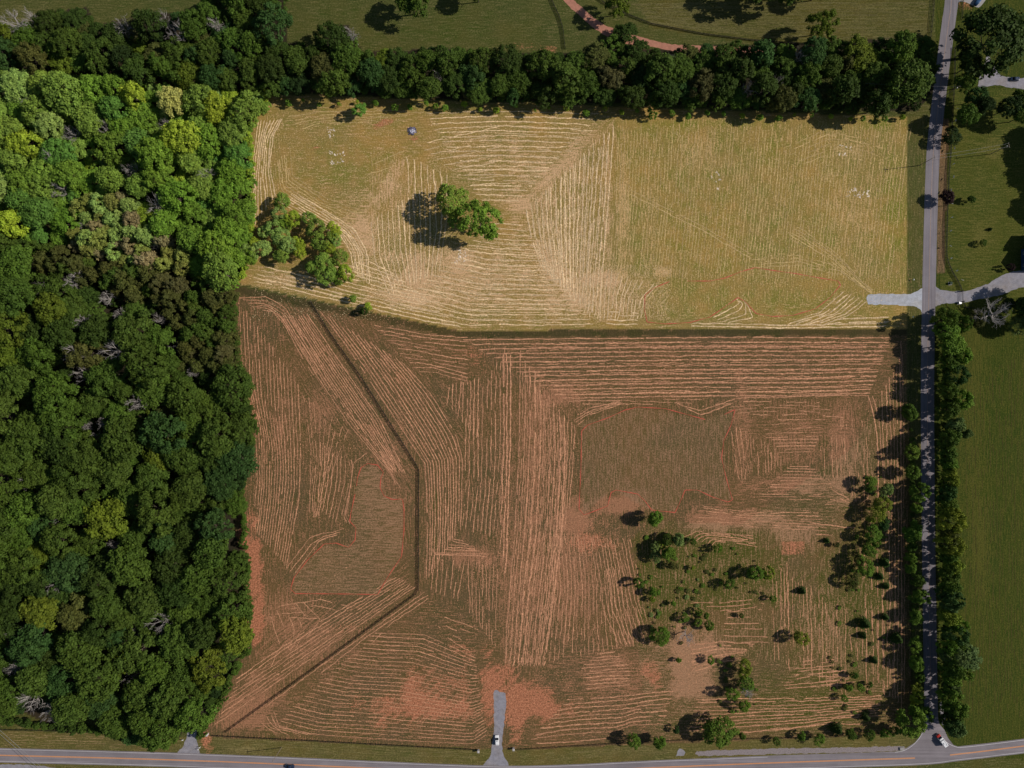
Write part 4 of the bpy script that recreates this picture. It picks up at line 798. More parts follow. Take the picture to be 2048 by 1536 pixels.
DEADW = [(18, 30, 22, 'N'), (60, 40, 18, 'N'), (240, 46, 18, 'N'), (328, 40, 18, 'N'), (352, 66, 22, 'N'), (433, 45, 14, 'N'), (705, 64, 14, 'N'), (1340, 118, 10, 'N'), (1600, 108, 14, 'N'), (880, 150, 12, 'N'), (1500, 170, 16, 'N'), (1555, 165, 14, 'N'),
         (55, 205, 12, 'P'), (90, 315, 18, 'P'), (215, 258, 18, 'P'), (143, 268, 16, 'P'), (325, 250, 14, 'P'), (262, 342, 16, 'P'), (410, 343, 15, 'P'), (120, 378, 18, 'P'), (310, 400, 24, 'P'), (165, 450, 10, 'P'), (312, 490, 10, 'P'),
         (145, 555, 20, 'S'), (85, 585, 20, 'S'), (210, 590, 16, 'S'), (220, 705, 26, 'S'), (140, 715, 22, 'S'), (165, 750, 18, 'S'), (275, 800, 20, 'S'), (235, 625, 14, 'S'), (315, 640, 12, 'S'), (165, 640, 18, 'S'), (205, 840, 16, 'S'), (168, 855, 12, 'S'), (190, 875, 12, 'S'), (45, 970, 14, 'S'), (128, 1045, 12, 'S'), (228, 1095, 14, 'S'), (315, 1245, 22, 'S'), (260, 1270, 14, 'S'), (258, 1355, 14, 'S'), (337, 1330, 9, 'S'), (60, 1405, 22, 'S'), (95, 1425, 24, 'S'), (30, 1340, 16, 'S'), (105, 1170, 16, 'S'), (380, 740, 14, 'S'), (350, 690, 12, 'S'), (15, 1270, 14, 'S')]
exist += [(x, y, r*0.80) for x, y, r, _ in DEADW]
CZ_P = [(150, 395), (250, 385), (330, 470), (400, 500), (360, 560), (140, 500)]; CZ_S = [(60, 480), (460, 575), (470, 700), (480, 745), (360, 740), (330, 620), (180, 570), (60, 545)]
for nm, poly, czone in (('P', WOOD_P, CZ_P), ('S', WOOD_S, CZ_S)):
    for x, y, r in darts(czone, 13, 19, 60, 3000, 0.66, exist, 3):
        woods.append((x, y, r, 'cedar', pick(rs, dict(lit_olive=5, lit_sage=3, lit_brown=2) if nm == 'P' else dict(olive=6, brown=1, mid=3)), nm))
for x, y, r in darts(WOOD_S, 20, 38, 400, 12000, 0.69, exist, 4): woods.append((x, y, r, 'oak', pick(rs, dict(mid=10, dark=3, green=3, yellow=0.7, olive=1, teal=1.5)), 'S'))
for x, y, r in darts(WOOD_P, 17, 31, 400, 9000, 0.71, exist, 5): woods.append((x, y, r, 'oak', pick(rs, dict(lit_green=7, lit_mid=5, lit_yellow=.6, lit_teal=2, lit_sage=.8)), 'P'))
for x, y, r in darts(WOOD_N, 14, 27, 400, 12000, 0.70, exist, 6): woods.append((x, y, r, 'oak' if rs.random() < 0.75 else 'cedar', pick(rs, dict(mid=5, dark=5, green=1.5, teal=2, yellow=0.4, olive=1.2, brown=0.4, deep=1)), 'N'))
small = []
for nm, poly in (('S', WOOD_S), ('P', WOOD_P), ('N', WOOD_N)):
    for x, y, r in darts(poly, 9, 13, 80, 7000, 0.70, exist, 8): small.append((x, y, r, 'round', pick(rs, dict(lit_green=3, lit_mid=3, lit_sage=2, lit_yellow=1) if nm == 'P' else dict(mid=3, dark=4, deep=3, green=1)), nm))
LIST_TREES = []   # the trees standing in the open, filled in below, share the count of 300
CAP = 236
broad = sorted([t for t in woods if t[3] != 'cedar'], key=lambda t: -t[2]); ced = [t for t in woods if t[3] == 'cedar']
rest = broad[CAP:]+small; broad = broad[:CAP]
inframe = lambda t: -10 < t[0] < 2058
SIZE = lambda r: "huge" if r > 36 else "large" if r > 29 else "medium" if r > 22 else "small"
WN = dict(S="south woods", P="north wood beside the golden field", N="tree belt north of the golden field")
def rows_label(ts, what, bandh=34):
    """label every tree by its row and its place in the row, counted from things one can find"""
    out = {}
    for wd in 'SPN':
        q = [t for t in ts if t[5] == wd]; bands = {}
        for t in q: bands.setdefault(int((1500-t[1])//bandh) if wd != 'N' else int((240-t[1])//bandh), []).append(t)
        for bi, (b, row) in enumerate(sorted(bands.items())):
            row.sort(key=lambda t: -t[0])
            for k, t in enumerate(row):
                c = WORD[t[4]] if t[4] else "bare grey"
                if wd == 'S': s_ = "%s %s %s, %s in from the field, %s row above the highway" % (SIZE(t[2]), c, what, ordinal(k+1), ordinal(bi+1))
                elif wd == 'P': s_ = "%s %s %s, %s west of the golden field, %s row up, north wood" % (SIZE(t[2]), c, what, ordinal(k+1), ordinal(bi+1))
                else: s_ = "%s %s %s in the belt, %s west of the lane, %s row back" % (SIZE(t[2]), c, what, ordinal(k+1), ordinal(bi+1))
                out[t] = s_
    return out
lab = rows_label(broad, "tree"); labc = rows_label(ced, "cedar")
GRP = dict(S="broadleaf trees of the south woods", P="brightened green trees of the north wood", N="trees of the belt along the north field")
for t in broad: plant(t[3], *t[:3], t[4], lab[t], group=GRP[t[5]], hv=(0.78, 1.25) if t[5] != 'N' else (0.75, 1.1))
for t in ced: plant('cedar', *t[:3], t[4], labc[t], name="cedar_tree", cat="cedar", group="feathery cedars of the woods")
dd = [(x, y, r, 'dead', None, w_) for x, y, r, w_ in DEADW]; labd = rows_label(dd, "dead tree", 60)
for t in dd: plant('dead', *t[:3], None, labd[t], name="dead_tree", cat="dead tree", group="bare dead trees in the woods", hs=1.5)
# the smaller trees between them, as one mass each side
def mass(name, ts, label, hs=0.8, drop=0.5):
    Vs, Ts, Cs, n = [], [], [], 0
    for x, y, r, pr_, c, _ in ts:
        V_, T_, C_ = PROTO[pr_][R.randint(len(PROTO[pr_]))][2]; pr = PROTO[pr_][0][3]; pz = PROTO[pr_][0][4]
        keep = R.rand(len(T_)) < 2; sx = r*S/pr; sz = (0.55*sx+0.45)*hs; px, py = lift(x, y, pz*sz); a_ = R.uniform(0, 6.28); ca, sa = math.cos(a_), math.sin(a_)
        W_ = np.stack([(V_[:, 0]*ca-V_[:, 1]*sa)*sx+px, (V_[:, 0]*sa+V_[:, 1]*ca)*sx+py, V_[:, 2]*sz], 1)
        Vs.append(W_); Ts.append(T_+n); n += len(V_); k = 0.3+0.0*C_[:, :1]
        Cs.append(np.array(COLS[c])[None, :]*(0.62+0.76*C_[:, :1])*R.uniform(0.85, 1.15))
    me = mesh_np(name, np.concatenate(Vs), np.concatenate(Ts), M['brush'], col=dict(leaf_tint=np.concatenate(Cs)))
    link(name, me, label=label, cat="undergrowth", kind="stuff")
mb_, t_, b_ = nodes("brush_foliage"); at_ = N(t_, "ShaderNodeAttribute", attribute_name="leaf_tint"); t_.links.new(at_.outputs["Color"], b_.inputs["Base Color"]); b_.inputs["Specular IOR Level"].default_value = 0.12; M['brush'] = mb_
for wd, nm in (('S', "smaller trees and brush filling the gaps of the south woods"), ('P', "smaller brightened green trees filling the gaps of the north wood"), ('N', "smaller trees and brush filling the gaps of the tree belt")):
    mass("undergrowth", [t for t in rest if t[5] == wd], nm, hs=0.7)
# brush along wood edges and fences
edge = []
def along(line, step, r0, r1, jit, cols, pr='round'):
    for p in resample_np(line, max(2, int(sum(math.hypot(b[0]-a[0], b[1]-a[1]) for a, b in zip(line, line[1:]))/step))):
        edge.append((p[0]+rs.uniform(-jit, jit), p[1]+rs.uniform(-jit, jit), rs.uniform(r0, r1), pr, pick(rs, cols), 'E'))
along([(532, 192), (510, 225), (500, 262), (503, 330), (503, 420), (496, 480), (488, 540), (470, 570)], 5, 4, 8, 5, dict(lit_yellow=3, lit_green=3))
along([(470, 590), (474, 700), (486, 745), (505, 830)], 9, 4, 7, 4, dict(mid=3, olive=2)); along([(485, 960), (490, 1110), (500, 1290), (440, 1400), (405, 1475)], 9, 4, 8, 5, dict(mid=3, green=2))
along([(0, 1440), (100, 1452), (200, 1462), (320, 1492)], 9, 4, 8, 5, dict(mid=3, dark=2)); along([(540, 205), (900, 212), (1300, 226), (1800, 238)], 34, 3, 7, 6, dict(lit_green=2, lit_yellow=1))
along([(1885, 625), (1893, 800), (1888, 1000), (1890, 1200), (1893, 1450)], 9, 5, 9, 5, dict(dark=3, mid=2)); along([(1822, 860), (1826, 1100), (1830, 1300), (1835, 1450)], 16, 3, 6, 4, dict(green=2, mid=2))
mass("undergrowth", edge, "low leafy brush along wood edges, hedgerow and roadside", hs=0.7)

low = []
for poly, n_, cl_ in (([(1275, 1075), (1400, 1070), (1420, 1130), (1380, 1290), (1300, 1290), (1280, 1180)], 110, dict(bush=4, pbush=2, olive=2)), ([(1400, 1080), (1560, 1120), (1540, 1190), (1400, 1190)], 50, dict(bush=3, olive=3)),
                      ([(1725, 950), (1790, 950), (1780, 1080), (1740, 1180), (1690, 1180)], 90, dict(bush=3, pbush=1, olive=2)), ([(1670, 1200), (1780, 1200), (1790, 1440), (1640, 1440)], 50, dict(bush=2, olive=3)), ([(1430, 1280), (1520, 1310), (1510, 1430), (1440, 1440)], 50, dict(bush=3, olive=2))):
    xs = [p[0] for p in poly]; ys = [p[1] for p in poly]
    cand = np.array([(rs.uniform(min(xs), max(xs)), rs.uniform(min(ys), max(ys))) for _ in range(n_*2)]); cand = cand[pip(cand, poly)][:n_]
    low += [(x, y, rs.uniform(1.6, 4.2), 'open', pick(rs, cl_), 'L') for x, y in cand[::2]]
mass("undergrowth", low, "low weeds and sprouts between the shrubs of the scrubby south east field", hs=0.15)
# ---- trees standing in the open, each told apart by what is around it
def many(lst, proto, name, cat, group, hs=1.0):
    for x, y, r, c, lb in lst: plant(proto, x, y, r, c, lb, name, cat, group, hs)
many([(961, 441, 34, 'lit_green', "big round green tree standing alone in the middle of the golden field")], 'oak', "broadleaf_tree", "tree", "lone trees in the golden field", 1.0)
many([(903, 404, 25, 'lit_mid', "open crowned light tree upper left of the big round field tree"), (911, 438, 12, 'lit_teal', "small tree tucked between the two lone field trees")], 'open', "broadleaf_tree", "tree", "lone trees in the golden field", 1.25)
grove = [(565, 403, 13, 'lit_mid', "northernmost thin tree of the grove in the golden field"), (557, 427, 13, 'lit_sage', "sage green tree near the grove's north tip"), (587, 436, 14, 'lit_yellow', "bright tree on the grove's north east shoulder"), (567, 446, 14, 'lit_green', "deep green tree inside the grove's north part"),
 (545, 456, 14, 'lit_sage', "sage tree on the grove's upper west side"), (530, 462, 11, 'lit_sage', "small sage tree on the grove's outer west side"), (557, 474, 17, 'lit_sage', "broad pale tree at the heart of the western grove"), (577, 488, 15, 'lit_sage', "pale feathery tree at the middle of the grove"),
 (527, 497, 16, 'lit_sage', "round sage tree at the grove's south west"), (561, 509, 17, 'lit_mid', "light tree at the grove's south edge above the mown rows"), (509, 486, 9, 'lit_yellow', "tiny bright tree between grove and north wood"), (494, 500, 13, 'lit_sage', "sage tree touching the north wood beside the grove"), (500, 516, 14, 'lit_green', "green tree where grove meets the north wood, lowest"),
 (597, 490, 14, 'lit_yellow', "yellowish tree in the centre of the grove"), (600, 504, 11, 'lit_yellow', "small olive yellow tree in the grove's southern bay"), (620, 436, 11, 'lit_mid', "thin spindly tree on the grove's north east side"), (630, 458, 17, 'lit_mid', "light tree in the eastern grove's upper half"), (640, 484, 17, 'lit_mid', "light tree in the middle of the eastern grove"),
 (668, 462, 15, 'lit_yellow', "bright yellow green tree at the grove's east tip"), (672, 484, 10, 'lit_sage', "small whitish green tree below the bright east tip tree"), (661, 498, 11, 'lit_yellow', "small yellow tree in the eastern grove"), (680, 515, 14, 'lit_mid', "light tree on the grove's far east edge"),
 (647, 520, 18, 'lit_mid', "wide light tree in the grove's south east"), (690, 542, 14, 'lit_yellow', "bright tree at the grove's south east corner"), (656, 549, 18, 'lit_mid', "wide tree at the southern tip of the grove"), (625, 534, 12, 'lit_mid', "tree at the grove's south with bare ground to its west"), (676, 560, 10, 'lit_green', "small green tree at the very southern corner of the grove")]
many(grove, 'open', "young_tree", "young tree", "trees of the small grove in the golden field", 0.95)
many([(721, 220, 13, 'lit_teal', "dark rounded shrub at the golden field's north edge"), (706, 597, 8, 'lit_mid', "small pale shrub south east of the grove"), (736, 611, 7, 'lit_yellow', "low bright shrub near the top of the long black fence"), (727, 622, 8, 'dark', "olive bush in shade north east of the long black fence"), (870, 212, 6, 'lit_green', "tiny shrub poking out of the belt into the golden field")], 'round', "shrub", "shrub", "shrubs round the golden field", 1.1)
scr = [(1310, 1038, 15, 'bush', "round green shrub just below the four cornered taped area"), (1334, 1080, 10, 'mid', "dark bush at the top of the scrub's western clump"), (1358, 1080, 12, 'pbush', "pale bush on the east side of the scrub's western clump"), (1312, 1095, 10, 'pbush', "pale bush on the west side of the scrub's western clump"), (1337, 1107, 15, 'bush', "largest green bush of the scrub's western clump"), (1313, 1114, 9, 'pbush', "lowest pale bush of the scrub's western clump"), (1323, 1090, 8, 'ybush', "small yellowish bush inside the scrub's western clump"),
 (1386, 1083, 6, 'green', "small bush right of the scrub's western clump"), (1436, 1097, 7, 'bush', "small green bush with a long shadow left of it"), (1346, 1131, 9, 'olive', "olive bush below the scrub's western clump"), (1386, 1136, 5, 'ybush', "tiny bright bush above the green hollow"),
 (1508, 1146, 13, 'bush', "larger left bush of the pair beside the green hollow"), (1535, 1146, 10, 'ybush', "smaller yellow right bush of the pair beside the green hollow"), (1460, 1167, 9, 'green', "mid green bush lower left of the pair of bushes"), (1276, 1164, 8, 'green', "bush on the far west edge of the scrub"), (1308, 1184, 10, 'bush', "tall thin bush on the scrub's west side"), (1304, 1198, 6, 'ybush', "little yellow bush under the tall thin one"),
 (1545, 1197, 6, 'bush', "tiny green bush with a thin shadow, east scrub"), (1347, 1207, 6, 'bush', "tiny bush south of the western scrub"), (1369, 1236, 7, 'bush', "left of the cluster of five little round bushes"), (1397, 1224, 6, 'bush', "top of the cluster of five little round bushes"), (1397, 1244, 7, 'bush', "middle of the cluster of five little round bushes"), (1413, 1232, 6, 'bush', "right of the cluster of five little round bushes"), (1418, 1252, 9, 'bush', "lowest and biggest of the five little round bushes"),
 (1483, 1232, 5, 'green', "faint little bush among the mown lines"), (1421, 1322, 7, 'bush', "small bush between the litter and the leaning tree"), (1357, 1320, 5, 'bush', "tiny bush in the dense hay litter"), (1352, 1461, 7, 'teal', "small dark bush left of the big fence line tree"), (1485, 1472, 7, 'green', "low bush on the fence right of the big fence line tree"),
 (1552, 1481, 7, 'green', "faint low bush on the verge below the fence"), (1602, 1473, 8, 'bush', "bright round bush on the highway fence"), (1640, 1476, 9, 'bush', "dark green bush on the verge next to the bright one"), (1702, 1467, 11, 'green', "bushy shrub on the fence, first west of the corner"), (1740, 1470, 9, 'green', "shrub on the fence, second west of the corner"), (1768, 1466, 9, 'bush', "shrub on the fence nearest the corner trees"), (1788, 1461, 9, 'green', "shrub touching the corner trees"),
 (1698, 1375, 7, 'bush', "small bush in the hollow of the south east field, left"), (1720, 1374, 7, 'bush', "small bush in the hollow of the south east field, middle"), (1741, 1370, 6, 'green', "small bush in the hollow of the south east field, right"), (1688, 1395, 6, 'bush', "lowest small bush in the south east field"), (1710, 1352, 7, 'green', "upper small bush in the hollow of the south east field"),
 (1735, 1098, 11, 'bush', "dark round bush at the foot of the roadside clump"), (1750, 1087, 8, 'bush', "small round bush beside the roadside clump"), (1268, 1481, 13, 'bush', "left of the two round bushes on the highway fence"), (1319, 1485, 13, 'bush', "right of the two round bushes on the highway fence"), (1674, 1090, 6, 'olive', "faint olive bush right of the clay patch"), (1943, 397, 7, 'mid', "small black green shrub on the east lawn"), (1966, 485, 6, 'green', "thin shrub on the east lawn"), (2021, 535, 6, 'plum', "small reddish shrub beside the blue roofed house"), (1490, 1330, 12, 'ybush', "tangle of green vine in the round hollow")]
many(scr[::2], 'round', "shrub", "shrub", "scattered shrubs", 1.1)
many(scr[1::2], 'open', "shrub", "shrub", "scattered shrubs", 1.05)
clump = [(1742, 966, 17, 'bush', "top tree of the clump beside the lane, over the mown rows"), (1775, 978, 14, 'pbush', "pale tree on the top right of the clump beside the lane"), (1762, 1008, 17, 'ybush', "yellow tree in the clump beside the lane"), (1752, 1030, 16, 'ybush', "second yellow tree of the clump beside the lane"), (1768, 1050, 13, 'teal', "blue green tree of the clump beside the lane"), (1745, 1068, 16, 'bush', "lowest wide tree of the upper clump"),
 (1731, 1137, 18, 'bush', "largest tree of the lower clump west of the street trees"), (1716, 1118, 11, 'olive', "olive tree on top of the lower clump"), (1705, 1162, 13, 'olive', "olive tree at the bottom of the lower clump"), (1322, 1271, 18, 'bush', "thin wide tree west of the pale dead tree"), (1600, 1275, 14, 'ybush', "lone yellow green tree in the south east field"),
 (1492, 1366, 15, 'bush', "leaning tree with bare branches below the vine hollow"), (1488, 1345, 11, 'ybush', "upper part tree next to the vine hollow"), (1466, 1388, 14, 'bush', "sparse sprawling tree below the leaning one"), (1488, 1412, 11, 'bush', "ragged low tree south of the leaning one"),
 (1437, 1462, 30, 'bush', "big spreading tree over the highway fence"), (1902, 272, 18, 'deep', "dark thin crowned tree over the lane fence north of the flags"), (2036, 645, 18, 'pbush', "pale tree right of the large grey dead tree"), (1955, 643, 15, 'olive', "thin olive tree left of the large grey dead tree")]
clump = [(x, y, r*(0.86 if r < 25 else 0.95), c, lb) for x, y, r, c, lb in clump]
many(clump, 'open', "young_tree", "young tree", "scattered young trees", 0.85)
many([(1893, 394, 13, 'plum', "dark purple leaved tree over the lane fence")], 'round', "ornamental_tree", "tree", None, 0.9)
cones = [(1606, 1183, 8, "lone dark cone shaped evergreen in the south east field"), (1732, 1249, 12, "largest cone shaped evergreen with a feathery shadow"), (1772, 1235, 8, "small evergreen above and right of the largest one"), (1728, 1272, 8, "evergreen just below the largest one"), (1796, 1279, 12, "tall evergreen close to the street trees"), (1772, 1127, 10, "evergreen right of the lower clump"), (1762, 1154, 8, "small evergreen lower right of the clump"), (1774, 1173, 7, "tiny evergreen beside the street trees"),
 (1750, 1322, 8, "evergreen in the hollow of the south east field"), (1733, 1436, 9, "evergreen inside the field's lower right corner"), (1676, 1460, 12, "large evergreen leaning over the lower fence line"), (1655, 1082, 6, "tiny evergreen right of the clay patch"), (1982, 458, 4, "thin dark sapling on the east lawn")]
for x, y, r, lb in cones: plant('cone', x, y, r, 'dark', lb, "evergreen_tree", "evergreen", "small cone shaped evergreens", 1.15)
street = [(1820, 825, 16, 'green'), (1826, 903, 15, 'bush'), (1826, 946, 15, 'green'), (1836, 985, 15, 'bush'), (1834, 1016, 10, 'bush'), (1823, 1065, 19, 'bush'), (1822, 1092, 10, 'green'), (1820, 1115, 11, 'bush'), (1820, 1136, 11, 'bush'), (1835, 1162, 13, 'green'), (1838, 1192, 15, 'bush'), (1832, 1235, 15, 'bush'), (1832, 1290, 14, 'bush'), (1834, 1327, 15, 'bush'), (1834, 1376, 11, 'ybush'), (1831, 1396, 13, 'ybush'), (1842, 1425, 17, 'bush'), (1818, 1443, 22, 'bush'), (1840, 1350, 10, 'green')]
for n_, (x, y, r, c) in enumerate(sorted(street, key=lambda q: q[1])):
    plant('round', x, y, r, c, "%s green tree in the row west of the lane, %s from its north end" % ("small" if r < 13 else "round", ordinal(n_+1)), "street_tree", "street tree", "row of small trees west of the lane", 1.05)
hedge = [(1888, 640, 18, 'green'), (1906, 632, 13, 'bush'), (1895, 662, 22, 'bush'), (1922, 650, 12, 'green'), (1905, 690, 26, 'bush'), (1928, 712, 16, 'bush'), (1900, 725, 20, 'green'), (1912, 752, 18, 'teal'), (1896, 780, 18, 'green'), (1925, 802, 20, 'bush'), (1902, 820, 20, 'green'), (1912, 850, 18, 'pale'), (1935, 868, 10, 'pale'), (1897, 880, 19, 'green')]
y = 905
while y < 1460: hedge.append((1902+rs.uniform(-5, 8), y, rs.uniform(15, 21), pick(rs, dict(green=3, bush=2, teal=1, ybush=.6, olive=.5, pale=.8)))); y += rs.uniform(17, 24)
hedge += [(1930, 1312, 26, 'pale'), (1918, 1290, 18, 'green'), (1915, 1340, 18, 'bush')]
for n_, (x, y, r, c) in enumerate(sorted(hedge, key=lambda q: q[1])):
    plant('round' if r < 22 else 'oak', x, y, r, c, "%s %s tree in the hedgerow east of the lane, %s from the driveway" % ("big" if r > 20 else "bushy", WORD[c], ordinal(n_+1)), "hedgerow_tree", "hedgerow tree", "hedgerow east of the lane", 1.5 if r < 22 else 0.98)
ne = [(1985, 78, 60, 'dark', "enormous dark oak beside the north end of the lane"), (1940, 128, 22, 'dark', "dark tree at the oak's foot by the lane"), (1925, 165, 18, 'green', "tree south west of the enormous oak by the lane"), (1948, 145, 16, 'yellow', "yellowish tree south of the enormous oak"), (1950, 195, 18, 'teal', "blue green tree below the curved gravel drive"), (1932, 228, 22, 'green', "bright tree by the lane, first above the flags"), (1968, 212, 20, 'deep', "dark tree south of the curved gravel drive"),
      (2040, 195, 18, 'green', "tree at the right edge below the dark car"), (2046, 230, 18, 'green', "lower tree at the right edge below the dark car"), (2015, 215, 20, 'deep', "dark tree shading the strip south of the gravel drive"), (1930, 100, 18, 'deep', "dark tree hugging the lane west of the enormous oak"),
      (822, 3, 30, 'green', "tree cut by the top edge over the dark pasture, left"), (955, -18, 22, 'mid', "tree cut by the top edge over the dark pasture, right"), (1235, 12, 20, 'yellow', "bright yellow green tree beside the red clay track"), (1641, 50, 23, 'yellow', "lone yellow green tree on the striped pasture"), (1520, -42, 40, 'mid', "tree beyond the top edge throwing a wide shadow, left"), (1580, -30, 30, 'mid', "tree beyond the top edge throwing a wide shadow, middle"), (1640, -22, 24, 'mid', "tree beyond the top edge throwing a wide shadow, right"),
      (2150, 286, 34, 'mid', "tree beyond the right edge shading the lawn, upper"), (2165, 325, 34, 'mid', "tree beyond the right edge shading the lawn, second"), (2168, 398, 38, 'mid', "tree beyond the right edge shading the lawn, third"), (2140, 255, 26, 'mid', "tree beyond the right edge near the drive"), (2085, 600, 34, 'mid', "tree beyond the right edge shading the driveway"), (2040, 612, 20, 'dark', "dark tree below the pale driveway"), (2016, 607, 12, 'dark', "small dark tree above the large grey dead tree"), (2080, 640, 26, 'mid', "tree beyond the right edge, lowest")]
many(ne, 'oak', "broadleaf_tree", "tree", None)
plant('dead', 1990, 632, 33, None, "large grey bare tree beyond the hedgerow south of the driveway", "dead_tree", "dead tree", None, 0.9)
plant('dead', 1960, 632, 14, None, "small bare tree left of the large grey one", "dead_tree", "dead tree", None)
plant('dead', 1376, 1272, 16, None, "pale grey bare tree in the middle of the scrub", "dead_tree", "dead tree", None, 0.8)
plant('dead', 1500, 1385, 14, None, "bare broken tree below the leaning green one", "dead_tree", "dead tree", None, 0.8)

# ------------------------------------------------------------------ vehicles
def loft(secs):
    """secs: (x, [(y,z)...]) closed rings"""
    m = MB(); n = len(secs[0][1]); vs = [(x, y, z) for x, ring in secs for y, z in ring]; fs = []
    for i in range(len(secs)-1):
        for j in range(n): fs.append((i*n+j, i*n+(j+1) % n, (i+1)*n+(j+1) % n, (i+1)*n+j))
    fs += [tuple(range(n-1, -1, -1)), tuple(range((len(secs)-1)*n, len(secs)*n))]
    m.poly(vs, fs); return m
def ring(w_, z0, z1, rr=0.12, tw=0.94): 
    return [(-w_*0.92, z0), (-w_, z0+rr), (-w_, z1-rr*1.6), (-w_*tw, z1-rr*0.3), (-w_*tw*0.8, z1), (w_*tw*0.8, z1), (w_*tw, z1-rr*0.3), (w_, z1-rr*1.6), (w_, z0+rr), (w_*0.92, z0)]
def wheel_at(root, x, y, r=0.36, w_=0.24):
    m = MB(); m.tube((x, y-w_/2, r), (x, y+w_/2, r), r, n=18); t = m.build("wheel", M['tyre'], root)
    m = MB(); sg_ = 1 if y > 0 else -1; m.tube((x, y, r), (x, y+sg_*(w_/2+0.012), r), r*0.6, n=14); m.build("rim", M['rim'], t)
def car(px, py, rz, paint, label, L=4.7, W=0.94, H=1.62, group=None, suv=True, name="car"):
    root = empty(name, (*G(px, py), 0.015), rz, label=label, cat="car", group=group); h2 = L/2
    body = [(-h2, ring(W*0.80, 0.42, 0.80)), (-h2+0.12, ring(W*0.95, 0.30, 0.98)), (-h2+0.8, ring(W, 0.24, 1.04)), (0, ring(W, 0.24, 1.03)), (h2-1.3, ring(W, 0.24, 1.02)), (h2-0.45, ring(W*0.97, 0.26, 0.90)), (h2-0.1, ring(W*0.88, 0.32, 0.78)), (h2, ring(W*0.72, 0.42, 0.66))]
    o = loft(body).build("body", paint, root, smooth=True, bevel=0.02)
    rear = -h2+(0.25 if suv else 1.0)
    cab = [(rear, ring(W*0.86, 0.95, 1.02, 0.02)), (rear+0.35, ring(W*0.80, 0.95, H-0.06, 0.10, 0.9)), (rear+1.0, ring(W*0.80, 0.95, H, 0.12, 0.9)), (0.35, ring(W*0.80, 0.95, H, 0.12, 0.9)), (0.62, ring(W*0.80, 0.95, H-0.07, 0.10, 0.9)), (1.35, ring(W*0.84, 0.95, 1.03, 0.02))]
    loft(cab).build("greenhouse", M['glass'], root, smooth=True)
    rf = [(rear+0.34, ring(W*0.74, H-0.12, H-0.03, 0.03)), (rear+1.0, ring(W*0.76, H-0.09, H+0.03, 0.03)), (0.3, ring(W*0.76, H-0.09, H+0.03, 0.03)), (0.55, ring(W*0.72, H-0.12, H-0.02, 0.03))]
    r_ = loft(rf).build("roof", paint, root, smooth=True)
    if suv: m = MB(); m.box((0.1, 0, H+0.035), (0.32, 0.72, 0.02)); m.build("sunroof", M['glass'], r_)
    for sy in (-1, 1):
        m = MB(); m.box((h2-0.16, sy*W*0.62, 0.70), (0.22, 0.34, 0.13)); m.build("headlight", M['lamp'], root, bevel=0.03)
        m = MB(); m.box((-h2+0.06, sy*W*0.72, 0.80), (0.12, 0.22, 0.22)); m.build("taillight", M['red'], root, bevel=0.02)
        m = MB(); m.box((0.85, sy*(W+0.1), 1.02), (0.14, 0.2, 0.13)); m.build("mirror", paint, root, bevel=0.03)
        for x in (-h2+0.85, h2-0.9): wheel_at(root, x, sy*(W-0.1))
    return root
car(994, 1479, math.radians(92), M['carwhite'], "white car standing on the gravel entrance drive", L=5.0, W=1.0, H=1.72)
car(580, 1531.5, math.radians(176.5), M['carblue'], "dark blue car driving on the highway", L=4.8, suv=False, H=1.45)
car(2028, 159, math.radians(180), M['carblue'], "dark blue car parked at the end of the curved drive", L=4.6, suv=False, H=1.45)
# white utility truck with a red nose
tr = empty("utility_truck", (*G(1880.5, 1478), 0.025), math.atan2(23, -17), label="white utility truck with a red nose waiting at the corner of the lane", cat="truck")
loft([(1.95, ring(1.0, 0.5, 1.25)), (2.1, ring(1.02, 0.45, 1.35)), (3.05, ring(1.0, 0.45, 1.25)), (3.25, ring(0.9, 0.5, 1.1))]).build("hood", M['red'], tr, smooth=True, bevel=0.03)
loft([(0.6, ring(1.02, 0.5, 2.05)), (1.3, ring(1.02, 0.45, 2.08)), (1.5, ring(1.02, 0.45, 1.98)), (2.05, ring(1.03, 0.45, 1.38))]).build("cab", M['carwhite'], tr, smooth=True, bevel=0.03)
m = MB(); m.poly([(1.50, -0.86, 2.02), (1.50, 0.86, 2.02), (2.04, 0.92, 1.44), (2.04, -0.92, 1.44)], [(0, 3, 2, 1)]); o = m.build("windshield", M['glass'], tr); md = o.modifiers.new("t", 'SOLIDIFY'); md.thickness = 0.03; md.offset = 1
for sy in (-1, 1):
    m = MB(); m.box((1.1, sy*1.035, 1.65), (0.9, 0.02, 0.45)); m.build("side_window", M['glass'], tr)
    m = MB(); m.box((3.2, sy*0.7, 0.95), (0.12, 0.28, 0.2)); m.build("headlight", M['lamp'], tr, bevel=0.02)
    m = MB(); m.box((1.75, sy*1.22, 1.45), (0.12, 0.22, 0.3)); m.build("mirror", M['carwhite'], tr, bevel=0.02)
    for x in (-1.9, 2.4): wheel_at(tr, x, sy*0.9, 0.42, 0.28)
    m = MB(); m.box((-1.35, sy*0.82, 2.65), (3.4, 0.06, 0.08)); [m.box((x, sy*0.82, 2.5), (0.06, 0.06, 0.3)) for x in (-2.8, -1.4, 0.1)]; m.build("rack_bar", M['metal'], tr)
m = MB(); m.box((-1.35, 0, 1.45), (3.7, 2.06, 1.9)); bx_ = m.build("cargo_box", M['carwhite'], tr, bevel=0.06)
m = MB(); m.box((-1.0, 0.35, 2.44), (0.8, 0.5, 0.12)); m.box((-2.3, -0.3, 2.44), (0.5, 0.5, 0.1)); m.build("roof_vent", M['metal'], bx_, bevel=0.02)
m = MB(); m.box((-3.3, 0, 0.5), (0.25, 2.0, 0.2)); m.build("bumper", M['metal'], tr, bevel=0.03)
